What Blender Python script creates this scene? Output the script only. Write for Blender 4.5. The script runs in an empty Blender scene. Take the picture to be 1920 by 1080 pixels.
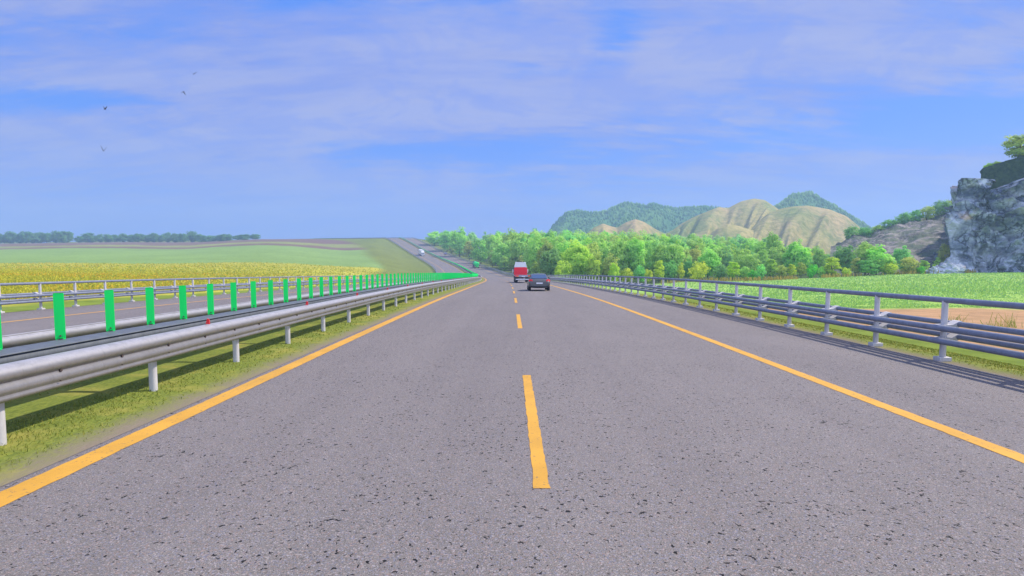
import bpy, bmesh, math, random
import numpy as np
from mathutils import Vector, Matrix, noise as mnoise

R = math.radians
rng = np.random.default_rng(7)
random.seed(7)
scene = bpy.context.scene
COL = scene.collection

# ------------------------------------------------------------------ camera
F, HOR, EYE = 1100.0, 462.0, 1.93
PITCH = math.atan((540 - HOR) / F)
cam = bpy.data.cameras.new("camera")
cam.sensor_width = 36.0
cam.lens = 36.0 * F / 1920.0
cam.clip_end = 20000
co = bpy.data.objects.new("camera", cam)
co.location = (0, 0, EYE)
co.rotation_euler = (math.pi / 2 - PITCH, 0, 0)
COL.objects.link(co)
scene.camera = co
CP, SP = math.cos(PITCH), math.sin(PITCH)


def at(px, py, D):
    """world point seen at photo pixel (px,py) whose forward distance is D"""
    rx = (px - 960) / F
    ru = (540 - py) / F
    dy = CP + ru * SP
    dz = -SP + ru * CP
    k = D / dy
    return np.array([rx * k, D, EYE + dz * k])


# ------------------------------------------------------------------ tagging / mesh helpers
def tag(o, label=None, cat=None, group=None, kind=None):
    if label: o["label"] = label
    if cat: o["category"] = cat
    if group: o["group"] = group
    if kind: o["kind"] = kind
    return o


def link(name, me, parent=None, loc=None, rotz=None):
    o = bpy.data.objects.new(name, me)
    COL.objects.link(o)
    if parent is not None: o.parent = parent
    if loc is not None: o.location = loc
    if rotz is not None: o.rotation_euler = (0, 0, rotz)
    return o


def empty(name, loc=(0, 0, 0), rot=(0, 0, 0)):
    o = bpy.data.objects.new(name, None)
    o.empty_display_size = 0.2
    COL.objects.link(o)
    o.location = loc
    o.rotation_euler = rot
    return o


def np_mesh(name, V, Fq, mats, smooth=False, uv=None, col=None, midx=None):
    """V (n,3) verts, Fq (m,k) faces with k = 3 or 4, built without python loops"""
    V = np.ascontiguousarray(V, np.float32)
    Fq = np.ascontiguousarray(Fq, np.int32)
    k = Fq.shape[1]
    me = bpy.data.meshes.new(name)
    me.vertices.add(len(V))
    me.vertices.foreach_set("co", V.ravel())
    me.loops.add(Fq.size)
    me.loops.foreach_set("vertex_index", Fq.ravel())
    me.polygons.add(len(Fq))
    me.polygons.foreach_set("loop_start", np.arange(0, Fq.size, k, dtype=np.int32))
    me.polygons.foreach_set("loop_total", np.full(len(Fq), k, np.int32))
    if smooth:
        me.polygons.foreach_set("use_smooth", np.ones(len(Fq), bool))
    if midx is not None:
        me.polygons.foreach_set("material_index", np.ascontiguousarray(midx, np.int32))
    if uv is not None:
        l = me.uv_layers.new(name="UVMap")
        l.data.foreach_set("uv", np.ascontiguousarray(uv[Fq.ravel()], np.float32).ravel())
    if col is not None:
        a = me.color_attributes.new("Col", "FLOAT_COLOR", "POINT")
        c4 = np.ones((len(V), 4), np.float32)
        c4[:, :3] = col
        a.data.foreach_set("color", c4.ravel())
    if not isinstance(mats, (list, tuple)): mats = [mats]
    for m in mats: me.materials.append(m)
    me.update()
    me.validate()
    return me


class MB:
    """collects simple shapes into one mesh"""
    def __init__(s):
        s.v, s.f, s.sm = [], [], []

    def add(s, vs, fs, smooth=False):
        b = len(s.v)
        s.v += [tuple(map(float, p)) for p in vs]
        for f in fs:
            s.f.append([i + b for i in f]); s.sm.append(smooth)

    def box(s, x0, x1, y0, y1, z0, z1, ch=0.0):
        if ch <= 0:
            vs = [(x, y, z) for z in (z0, z1) for y in (y0, y1) for x in (x0, x1)]
            s.add(vs, [(0, 2, 3, 1), (4, 5, 7, 6), (0, 1, 5, 4), (2, 6, 7, 3), (0, 4, 6, 2), (1, 3, 7, 5)])
            return
        bm = bmesh.new()
        bmesh.ops.create_cube(bm, size=1)
        for v in bm.verts:
            v.co = Vector(((x0 + x1) / 2 + v.co.x * (x1 - x0), (y0 + y1) / 2 + v.co.y * (y1 - y0), (z0 + z1) / 2 + v.co.z * (z1 - z0)))
        bmesh.ops.bevel(bm, geom=bm.edges[:], offset=ch, segments=2, affect='EDGES', profile=0.6)
        bm.verts.index_update()
        s.add([v.co for v in bm.verts], [[v.index for v in f.verts] for f in bm.faces], False)
        bm.free()

    def cyl(s, p0, p1, r0, r1=None, n=12, caps=True, smooth=True):
        r1 = r0 if r1 is None else r1
        p0, p1 = Vector(p0), Vector(p1)
        d = (p1 - p0).normalized()
        a = d.orthogonal().normalized(); b = d.cross(a)
        vs = []
        for p, r in ((p0, r0), (p1, r1)):
            for i in range(n):
                t = 2 * math.pi * i / n
                vs.append(p + (a * math.cos(t) + b * math.sin(t)) * r)
        s.add(vs, [(i, (i + 1) % n, n + (i + 1) % n, n + i) for i in range(n)], smooth)
        if caps:
            s.add(vs[:n], [list(range(n))[::-1]]); s.add(vs[n:], [list(range(n))])

    def torus(s, c, axis, R0, r, n=20, m=8):
        c = Vector(c); d = Vector(axis).normalized(); a = d.orthogonal().normalized(); b = d.cross(a)
        vs = []
        for i in range(n):
            t = 2 * math.pi * i / n; e = a * math.cos(t) + b * math.sin(t)
            for j in range(m):
                u = 2 * math.pi * j / m
                vs.append(c + e * (R0 + r * math.cos(u)) + d * (r * math.sin(u)))
        s.add(vs, [(i * m + j, ((i + 1) % n) * m + j, ((i + 1) % n) * m + (j + 1) % m, i * m + (j + 1) % m) for i in range(n) for j in range(m)], True)

    def loft(s, rings, smooth=True, caps=True):
        n = len(rings[0]); vs = [p for r in rings for p in r]
        s.add(vs, [(k * n + i, k * n + (i + 1) % n, (k + 1) * n + (i + 1) % n, (k + 1) * n + i) for k in range(len(rings) - 1) for i in range(n)], smooth)
        if caps:
            s.add(rings[0], [list(range(n))[::-1]]); s.add(rings[-1], [list(range(n))])

    def mesh(s, name, mat):
        me = bpy.data.meshes.new(name)
        me.from_pydata(s.v, [], s.f)
        me.polygons.foreach_set("use_smooth", np.array(s.sm, bool))
        me.materials.append(mat)
        me.update()
        bm = bmesh.new(); bm.from_mesh(me)
        bmesh.ops.recalc_face_normals(bm, faces=bm.faces[:])
        bm.to_mesh(me); bm.free()
        return me

    def build(s, name, mat, parent=None, **kw):
        return link(name, s.mesh(name, mat), parent, **kw)


def merge_np(parts):
    """join (V,F) numpy pieces of the same face size"""
    V, Fq, b = [], [], 0
    for v, f in parts:
        V.append(v); Fq.append(f + b); b += len(v)
    return np.concatenate(V), np.concatenate(Fq)


# ------------------------------------------------------------------ materials
def newmat(name):
    m = bpy.data.materials.new(name); m.use_nodes = True
    nt = m.node_tree; nt.nodes.clear()
    out = nt.nodes.new("ShaderNodeOutputMaterial")
    return m, nt, out


class NT:
    def __init__(s, nt): s.nt = nt
    def n(s, t, **kw):
        x = s.nt.nodes.new("ShaderNode" + t)
        for k, v in kw.items(): setattr(x, k, v)
        return x
    def l(s, a, b): s.nt.links.new(a, b)
    def setin(s, node, key, v):
        if v is None: return
        if hasattr(v, "is_linked") or isinstance(v, bpy.types.NodeSocket): s.l(v, node.inputs[key])
        else: node.inputs[key].default_value = v
    def mix(s, fac, a, b, mode="MIX"):
        x = s.n("Mix", data_type="RGBA", blend_type=mode)
        s.setin(x, 0, fac)
        for i, c in ((6, a), (7, b)):
            if isinstance(c, bpy.types.NodeSocket): s.l(c, x.inputs[i])
            else: x.inputs[i].default_value = (*c[:3], 1)
        return x.outputs[2]
    def noise(s, vec, scale, detail=4, rough=0.55, dist=0.0):
        x = s.n("TexNoise"); x.inputs["Scale"].default_value = scale; x.inputs["Detail"].default_value = detail
        x.inputs["Roughness"].default_value = rough; x.inputs["Distortion"].default_value = dist
        if vec is not None: s.l(vec, x.inputs["Vector"])
        return x.outputs["Fac"]
    def ramp(s, fac, lo, hi):
        x = s.n("MapRange", interpolation_type="SMOOTHSTEP")
        s.setin(x, 0, fac); x.inputs[1].default_value = lo; x.inputs[2].default_value = hi
        return x.outputs[0]
    def math(s, op, a, b=None, c=None):
        x = s.n("Math", operation=op)
        s.setin(x, 0, a); s.setin(x, 1, b); s.setin(x, 2, c)
        return x.outputs[0]
    def pos(s, scale=(1, 1, 1), rot=(0, 0, 0), src="pos"):
        if src == "pos": v = s.n("NewGeometry").outputs["Position"]
        elif src == "uv": v = s.n("TexCoord").outputs["UV"]
        else: v = s.n("TexCoord").outputs["Object"]
        m = s.n("Mapping"); m.inputs["Scale"].default_value = scale; m.inputs["Rotation"].default_value = rot
        s.l(v, m.inputs["Vector"])
        return m.outputs[0]


def principled(h, out, color, rough=0.8, metal=0.0, spec=0.3, bump=None, bstr=0.3, bdist=0.02, **kw):
    b = h.n("BsdfPrincipled")
    if isinstance(color, bpy.types.NodeSocket): h.l(color, b.inputs["Base Color"])
    else: b.inputs["Base Color"].default_value = (*color, 1)
    h.setin(b, "Roughness", rough); b.inputs["Metallic"].default_value = metal
    b.inputs["Specular IOR Level"].default_value = spec
    for k, v in kw.items(): b.inputs[k].default_value = v
    if bump is not None:
        u = h.n("Bump"); u.inputs["Strength"].default_value = bstr; u.inputs["Distance"].default_value = bdist
        h.l(bump, u.inputs["Height"]); h.l(u.outputs[0], b.inputs["Normal"])
    h.l(b.outputs[0], out.inputs[0])
    return b


def simple(name, color, rough=0.6, metal=0.0, spec=0.4, var=0.12, vscale=8.0, **kw):
    m, nt, out = newmat(name); h = NT(nt)
    c2 = tuple(max(0, c * (1 - var * 2)) for c in color)
    f = h.noise(h.pos(src="obj"), vscale, 4)
    principled(h, out, h.mix(f, color, c2) if var > 0 else color, rough, metal, spec, **kw)
    return m


def leafmat(name, trans=0.5):
    """foliage whose hue comes from the object's own colour, with lighter and darker clumps"""
    m, nt, out = newmat(name); h = NT(nt)
    oc = h.n("ObjectInfo").outputs["Color"]
    p = h.pos(src="obj")
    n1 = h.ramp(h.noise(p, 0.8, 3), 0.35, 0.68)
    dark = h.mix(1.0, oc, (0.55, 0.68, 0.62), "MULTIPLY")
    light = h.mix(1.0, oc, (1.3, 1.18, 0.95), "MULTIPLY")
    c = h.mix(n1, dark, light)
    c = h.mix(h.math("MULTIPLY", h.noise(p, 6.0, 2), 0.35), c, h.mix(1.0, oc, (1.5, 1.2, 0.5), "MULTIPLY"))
    d = h.n("BsdfDiffuse"); t = h.n("BsdfTranslucent"); mx = h.n("MixShader")
    h.l(c, d.inputs[0]); h.l(c, t.inputs[0]); mx.inputs[0].default_value = trans
    h.l(d.outputs[0], mx.inputs[1]); h.l(t.outputs[0], mx.inputs[2]); h.l(mx.outputs[0], out.inputs[0])
    return m


def plantmat(name, cols, trans=0.3, scale=0.6):
    """field plants: hue from a colour attribute painted per plant"""
    m, nt, out = newmat(name); h = NT(nt)
    a = h.n("VertexColor"); a.layer_name = "Col"
    d = h.n("BsdfDiffuse"); t = h.n("BsdfTranslucent"); mx = h.n("MixShader")
    h.l(a.outputs[0], d.inputs[0]); h.l(a.outputs[0], t.inputs[0]); mx.inputs[0].default_value = trans
    h.l(d.outputs[0], mx.inputs[1]); h.l(t.outputs[0], mx.inputs[2]); h.l(mx.outputs[0], out.inputs[0])
    return m


# asphalt: fine aggregate, dark pits, broad wear
def make_asphalt():
    m, nt, out = newmat("asphalt"); h = NT(nt)
    p = h.pos()
    base = h.mix(h.ramp(h.noise(p, 0.35, 3), 0.3, 0.7), ASPH_A, ASPH_B)
    grain = h.noise(p, 125, 3, 0.75)
    c = h.mix(h.ramp(grain, 0.38, 0.62), tuple(x * 0.42 for x in ASPH_A), tuple(x * 1.3 for x in ASPH_B))
    c = h.mix(0.82, base, c)
    tr = h.ramp(h.noise(h.pos((1.0, 0.02, 1)), 0.9, 4, 0.6), 0.42, 0.68)
    c = h.mix(h.math('MULTIPLY', tr, 0.22), c, (0.095, 0.086, 0.082))
    bl = h.ramp(h.noise(h.pos((1.0, 0.3, 1)), 0.33, 4, 0.65), 0.55, 0.75)
    c = h.mix(h.math('MULTIPLY', bl, 0.2), c, (0.25, 0.225, 0.205))
    v = h.n("TexVoronoi"); v.inputs["Scale"].default_value = 105; h.l(p, v.inputs["Vector"])
    cc = h.n("SeparateColor"); h.l(v.outputs["Color"], cc.inputs[0])
    lightstone = h.math("MULTIPLY", h.math("GREATER_THAN", cc.outputs[0], 0.9), 0.5)
    c = h.mix(lightstone, c, (0.42, 0.37, 0.35))
    pink = h.math("MULTIPLY", h.math("GREATER_THAN", cc.outputs[1], 0.88), 0.35)
    c = h.mix(pink, c, (0.36, 0.22, 0.17))
    blue = h.math("MULTIPLY", h.math("GREATER_THAN", cc.outputs[2], 0.86), 0.35)
    c = h.mix(blue, c, (0.16, 0.19, 0.30))
    # pits: sparse irregular black holes in loose clusters
    pn = h.noise(h.pos((1, 0.9, 1)), 25, 2, 0.5, 0.45)
    area = h.ramp(h.noise(p, 1.1, 3, 0.6), 0.36, 0.72)
    thr = h.math("SUBTRACT", pn, h.math("MULTIPLY", area, -0.045))
    pit = h.ramp(thr, 0.664, 0.684)
    c = h.mix(h.math("MULTIPLY", pit, 0.97), c, (0.004, 0.004, 0.005))
    hb = h.math("SUBTRACT", grain, pit)
    principled(h, out, c, 0.85, spec=0.25, bump=hb, bstr=0.35, bdist=0.006)
    return m


def make_verge():
    """mown grass strip, sandy and bare along the asphalt; UV x = metres from the asphalt edge"""
    m, nt, out = newmat("verge_grass"); h = NT(nt)
    p = h.pos()
    uvx = h.n("SeparateXYZ"); h.l(h.n("TexCoord").outputs["UV"], uvx.inputs[0])
    n0 = h.noise(p, 1.2, 4, 0.6); n1 = h.noise(h.pos((22, 7, 12)), 1.6, 4, 0.65); n2 = h.noise(p, 60, 2)
    g = h.mix(h.ramp(n1, 0.34, 0.66), GRASS_D, GRASS_L)
    g = h.mix(h.ramp(n0, 0.45, 0.7), g, GRASS_Y)
    g = h.mix(h.math("MULTIPLY", n2, 0.4), g, GRASS_D)
    d = h.mix(n1, DIRT_A, DIRT_B)
    edge = h.math("ADD", uvx.outputs[0], h.math("MULTIPLY", h.math("SUBTRACT", n0, 0.5), 0.7))
    edge = h.math("ADD", edge, h.math("MULTIPLY", h.math("SUBTRACT", n1, 0.5), 0.45))
    c = h.mix(h.ramp(edge, -0.05, 0.6), d, g)
    principled(h, out, c, 0.95, spec=0.1, bump=n1, bstr=0.5, bdist=0.03)
    return m


def make_terrain():
    m, nt, out = newmat("terrain"); h = NT(nt)
    a = h.n("VertexColor"); a.layer_name = "Col"
    p = h.pos()
    n1 = h.noise(p, 0.9, 6, 0.7); n2 = h.noise(h.pos((0.05, 0.012, 0.05)), 1.0, 4)
    c = h.mix(h.ramp(n1, 0.3, 0.7), h.mix(1.0, a.outputs[0], (0.72, 0.76, 0.72), "MULTIPLY"), h.mix(1.0, a.outputs[0], (1.22, 1.16, 1.1), "MULTIPLY"))
    c = h.mix(h.math("MULTIPLY", n2, 0.25), c, h.mix(1.0, a.outputs[0], (1.25, 1.15, 0.8), "MULTIPLY"))
    principled(h, out, c, 0.95, spec=0.08, bump=n1, bstr=0.5, bdist=0.15)
    return m


def make_paint():
    m, nt, out = newmat("yellow_paint"); h = NT(nt)
    p = h.pos()
    c = h.mix(h.ramp(h.noise(p, 1.5, 4), 0.3, 0.7), PAINT_A, PAINT_B)
    c = h.mix(h.math("MULTIPLY", h.ramp(h.noise(p, 60, 3), 0.55, 0.75), 0.35), c, (0.30, 0.17, 0.05))
    c = h.mix(h.math('MULTIPLY', h.ramp(h.noise(p, 24, 3, 0.6), 0.62, 0.70), 0.85), c, (0.15, 0.125, 0.10))
    c = h.mix(h.math('MULTIPLY', h.ramp(h.noise(h.pos((1, 0.15, 1)), 2.2, 5, 0.7), 0.5, 0.8), 0.35), c, (0.33, 0.21, 0.075))
    principled(h, out, c, 0.7, spec=0.25, bump=h.noise(p, 60, 3), bstr=0.25, bdist=0.004)
    return m


def make_galv(name, a, b, rough=0.42, metal=0.65, face_shade=0.0):
    m, nt, out = newmat(name); h = NT(nt)
    v = h.n("TexVoronoi"); v.inputs["Scale"].default_value = 30; h.l(h.pos(), v.inputs["Vector"])
    cc = h.n("SeparateColor"); h.l(v.outputs["Color"], cc.inputs[0])
    n1 = h.noise(h.pos((1, 1, 0.25)), 6, 5, 0.65)
    c = h.mix(h.ramp(n1, 0.3, 0.72), a, b)
    c = h.mix(h.math("MULTIPLY", cc.outputs[0], 0.18), c, tuple(x * 0.7 for x in a))
    n2 = h.ramp(h.noise(h.pos((0.6, 0.6, 3)), 2.5, 5, 0.7), 0.55, 0.8)
    c = h.mix(h.math("MULTIPLY", n2, 0.5), c, tuple(x * 0.42 for x in b))
    n3 = h.ramp(h.noise(h.pos((9, 9, 0.8)), 2.0, 4, 0.7), 0.52, 0.72)
    c = h.mix(h.math("MULTIPLY", n3, 0.35), c, tuple(x * 0.5 for x in b))
    if face_shade:      # shade painted into the colour: beam face darker below its top flange
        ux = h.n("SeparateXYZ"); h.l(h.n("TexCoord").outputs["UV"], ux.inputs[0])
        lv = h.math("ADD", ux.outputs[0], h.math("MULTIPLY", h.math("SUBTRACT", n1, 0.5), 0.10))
        c = h.mix(h.math("MULTIPLY", h.ramp(lv, 0.845, 0.775), face_shade), c, (0.135, 0.125, 0.115))
    r = h.math("ADD", rough, h.math("MULTIPLY", n1, 0.2))
    principled(h, out, c, r, metal, 0.5, bump=n1, bstr=0.08, bdist=0.01)
    return m


ASPH_A = (0.163, 0.146, 0.131); ASPH_B = (0.212, 0.190, 0.170)
GRASS_D = (0.120, 0.160, 0.030); GRASS_L = (0.245, 0.275, 0.045); GRASS_Y = (0.33, 0.30, 0.065)
DIRT_A = (0.27, 0.215, 0.155); DIRT_B = (0.19, 0.16, 0.12)
PAINT_A = (0.66, 0.345, 0.045); PAINT_B = (0.55, 0.29, 0.040)
M = {}
M["asphalt"] = make_asphalt()
M["verge"] = make_verge()
M["terrain"] = make_terrain()
M["paint"] = make_paint()
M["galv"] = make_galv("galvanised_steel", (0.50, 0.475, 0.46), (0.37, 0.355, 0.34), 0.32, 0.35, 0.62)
M["galv_blue"] = make_galv("dull_zinc_steel", (0.155, 0.17, 0.19), (0.115, 0.13, 0.15), 0.55, 0.3)
M["post"] = make_galv("pale_painted_steel", (0.66, 0.63, 0.62), (0.54, 0.52, 0.51), 0.5, 0.15)
M["rail"] = make_galv("rail_steel", (0.235, 0.26, 0.325), (0.175, 0.195, 0.25), 0.42, 0.15)
M["leaf"] = leafmat("leaf")
M["bark"] = simple("bark", (0.14, 0.10, 0.07), 0.9, vscale=4)


def make_panel():
    m, nt, out = newmat("green_plastic"); h = NT(nt)
    c = h.mix(h.noise(h.pos(), 3, 3), (0.03, 0.97, 0.25), (0.028, 0.93, 0.23))
    d = h.n("BsdfPrincipled"); d.inputs["Roughness"].default_value = 0.5; d.inputs["Specular IOR Level"].default_value = 0.2
    t = h.n("BsdfTranslucent"); mx = h.n("MixShader"); mx.inputs[0].default_value = 0.5
    h.l(c, d.inputs["Base Color"]); h.l(c, t.inputs[0])
    h.l(d.outputs[0], mx.inputs[1]); h.l(t.outputs[0], mx.inputs[2]); h.l(mx.outputs[0], out.inputs[0])
    return m


M["panel"] = make_panel()
M["red_plastic"] = simple("red_reflector", (0.75, 0.03, 0.03), 0.35, var=0.05)
M["bolt"] = simple("rusty_bolt", (0.12, 0.09, 0.08), 0.6, 0.5)

# ------------------------------------------------------------------ the road's course
KN = np.array([0, 20, 45, 65, 90, 120, 150, 180, 220, 260, 300, 340, 380, 420, 470, 520, 580, 640, 652, 662, 680, 860.])
KAP = np.array([-6.5e-05, -9.7e-05, -0.000195, -0.000258, -0.000349, -0.000463, -0.000556, -0.000623, -0.000695, -0.000731, -0.000747, -0.000754, -0.000756, -0.000755, -0.000754, -0.000753, -0.000754, -0.0012, -0.002, -0.0028, -0.0032, -0.0032])
SLO = np.array([-0.0305, -0.0330, -0.0450, -0.0450, -0.0490, -0.0503, -0.0449, -0.044, -0.0379, -0.0176, 0.0017, 0.0134, 0.0192, 0.0276, 0.048, 0.0795, 0.1131, 0.130, 0.08, 0.012, 0.004, 0.003])
SS = np.arange(-40, 861, 1.0)
_k = np.interp(SS, KN, KAP); _k[SS < 0] = 0
_g = np.interp(SS, KN, SLO)
_g2 = np.convolve(np.pad(_g, 6, mode="edge"), np.ones(13) / 13, "valid")
_g = np.where(SS < 600, _g2, _g)
_th = np.cumsum(_k); _i0 = int(np.argmin(abs(SS))); _th -= _th[_i0]
RX = np.cumsum(np.sin(_th)); RY = np.cumsum(np.cos(_th)); RZ = np.cumsum(_g)
RX -= RX[_i0]; RY -= RY[_i0]; RZ -= RZ[_i0]
RTH = _th


def rp(s, o, h=0.0):
    """point at distance s along the road, o metres right of the camera's lane line, h above the asphalt"""
    s = np.asarray(s, float)
    x = np.interp(s, SS, RX); y = np.interp(s, SS, RY); z = np.interp(s, SS, RZ); t = np.interp(s, SS, RTH)
    o = np.asarray(o, float)
    z = z + np.where(o < -7.5, -0.1 * np.clip((-7.5 - o) / 12.0, 0, 1), 0)
    return np.stack([x + o * np.cos(t), y - o * np.sin(t), z + h], -1)


def heading(s): return -float(np.interp(s, SS, RTH))


def srange(a, b):
    """sampling along the road, finer near the camera"""
    out, s = [], a
    while s < b:
        out.append(s)
        s += 1.0 if s < 60 else (2.0 if s < 200 else 4.0)
    out.append(b)
    return np.array(out)


def sweep(prof, ss, closed=False, flip=False):
    prof = np.array(prof, float)
    m, n = len(prof), len(ss)
    P = np.stack([rp(ss, o, h) for o, h in prof], 1)  # n,m,3
    V = P.reshape(-1, 3)
    mm = m if closed else m - 1
    i = np.arange(n - 1)[:, None]; j = np.arange(mm)[None, :]
    a = i * m + j; b = i * m + (j + 1) % m; c = (i + 1) * m + (j + 1) % m; d = (i + 1) * m + j
    Fq = np.stack([a, b, c, d], -1).reshape(-1, 4)
    if flip: Fq = Fq[:, ::-1]
    uv = np.stack([np.tile(prof[:, 0], n), np.repeat(ss, m)], 1)
    return V, Fq, uv


def swept_obj(name, prof, ss, mat, parent=None, closed=False, smooth=True, flip=False, uvfun=None, uvz=False):
    V, Fq, uv = sweep(prof, ss, closed, flip)
    if uvfun is not None: uv = np.stack([uvfun(uv[:, 0]), uv[:, 1]], 1)
    if uvz: uv = np.stack([np.tile(np.array(prof)[:, 1], len(ss)), uv[:, 1]], 1)
    return link(name, np_mesh(name, V, Fq, mat, smooth, uv=uv), parent)


SALL = srange(-30, 850)
ED_L, ED_R = -4.45, 8.55          # edges of the carriageway driven on
OP_R, OP_L = -8.45, -21.75        # edges of the opposite one
for nm, a, b in (("road", ED_L, ED_R), ("opposite_road", OP_L, OP_R)):
    pr = [(a, -0.10), (a, -0.002)] + [(x, 0) for x in np.linspace(a + 0.03, b - 0.03, 8)] + [(b, -0.002), (b, -0.10)]
    tag(swept_obj(nm, pr, SALL, M["asphalt"], smooth=False, flip=False), kind="structure")
# verges (grass strips beside the asphalt)
pr = [(ED_R + .001, -0.035), (8.8, -0.03), (9.3, -0.02), (10.2, -0.12), (11.0, -0.28), (12.0, -0.55), (13.2, -1.3)]
tag(swept_obj("verge", pr, SALL, M["verge"], uvfun=lambda o: (o - ED_R) * 0.9), kind="structure")
pr = [(-26, -1.25), (-24.8, -0.6), (-23.6, -0.3), (-22.6, -0.06), (OP_L - .001, -0.035)]
tag(swept_obj("verge", pr, SALL, M["verge"], uvfun=lambda o: (OP_L - o) * 1.5 + 0.25), kind="structure")
pr = [(OP_R + .001, -0.03), (-7.7, 0.01), (-6.45, 0.05), (-5.5, 0.03), (-5.0, 0.0), (ED_L - .001, -0.03)]
tag(swept_obj("verge", pr, SALL, M["verge"], uvfun=lambda o: np.minimum(ED_L - o, o - OP_R)), kind="structure")


# painted lines: slightly ragged edges
def line_mesh(o, w, s0, s1):
    ss = [s0]
    while ss[-1] < s1:
        s = ss[-1]; ss.append(min(s1, s + (0.12 if s < 25 else (1.0 if s < 120 else 4.0))))
    ss = np.array(ss)
    jit = 0.0045 * np.clip(1 - ss / 60, 0, 1)
    l = rp(ss, 0); n = len(ss)
    L = np.stack([rp(s, o - w / 2 + rng.normal(0, 1) * j, 0.004) for s, j in zip(ss, jit)])
    Rr = np.stack([rp(s, o + w / 2 + rng.normal(0, 1) * j, 0.004) for s, j in zip(ss, jit)])
    V = np.concatenate([L, Rr]); i = np.arange(n - 1)
    return V, np.stack([i, i + n, i + n + 1, i + 1], -1)


for o, w in ((-4.2, 0.27), (5.08, 0.22), (-8.75, 0.25), (-17.95, 0.20)):
    V, Fq = line_mesh(o, w, -20, 840)
    tag(link("edge_line", np_mesh("edge_line", V, Fq, M["paint"])), kind="structure")
for o, ph in ((0.26, 4.88), (-13.15, 6.0)):
    parts = [line_mesh(o, 0.14, s, s + 5.2) for s in np.arange(ph - 25.6, 700, 12.82)]
    V, Fq = merge_np(parts)
    tag(link("lane_dashes", np_mesh("lane_dashes", V, Fq, M["paint"])), kind="structure")

# ------------------------------------------------------------------ median guardrails
def beam_profile(o, sgn):
    """W-beam of the guardrail with rolled top and bottom lips; sgn=+1 bulges towards +o"""
    a = [(-0.13, 0.790), (-0.14, 0.845), (-0.12, 0.870), (-0.07, 0.877), (-0.01, 0.868), (0.040, 0.846), (0.072, 0.815), (0.085, 0.780), (0.080, 0.748), (0.062, 0.722), (0.042, 0.708),
         (0.040, 0.692), (0.050, 0.676), (0.070, 0.652), (0.076, 0.622), (0.072, 0.595), (0.052, 0.574), (0.050, 0.562), (0.064, 0.544), (0.066, 0.522), (0.045, 0.498), (0.0, 0.486), (-0.05, 0.486),
         (-0.05, 0.515), (0.01, 0.535), (0.01, 0.60), (-0.03, 0.66), (-0.03, 0.72), (0.02, 0.785), (0.0, 0.83), (-0.06, 0.85)]
    return [(o + sgn * x, z) for x, z in a]


def cyl_mesh(name, mat, r, z0, z1, n=12):
    b = MB(); b.cyl((0, 0, z0), (0, 0, z1), r, n=n); return b.mesh(name, mat)


def place_parts(root, name, me, spots, maxn=100, kids=()):
    """first hundred as parts with sub-parts, the rest as one mass"""
    for i, (p, rz) in enumerate(spots[:maxn]):
        o = link(name, me, root, p, rz)
        for kn, km, kl in kids:
            link(kn, km, o, kl)
    rest = spots[maxn:]
    if rest:
        V0 = np.empty(len(me.vertices) * 3, np.float32); me.vertices.foreach_get("co", V0); V0 = V0.reshape(-1, 3)
        tris = []
        for pl in me.polygons:
            v = list(pl.vertices)
            for k in range(1, len(v) - 1): tris.append((v[0], v[k], v[k + 1]))
        T0 = np.array(tris)
        parts = []
        for p, rz in rest:
            c, s = math.cos(rz), math.sin(rz)
            Vr = np.stack([V0[:, 0] * c - V0[:, 1] * s, V0[:, 0] * s + V0[:, 1] * c, V0[:, 2]], 1) + np.array(p)
            parts.append((Vr, T0))
        V, T = merge_np(parts)
        tag(link(name + "_run", np_mesh(name, V, T, me.materials[0]), root), kind="stuff")


def spots(o, h, s0, ds, s1=700):
    out = []
    s = s0
    while s < s1:
        out.append((tuple(rp(s, o, h)), heading(s))); s += ds
    return out


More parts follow.
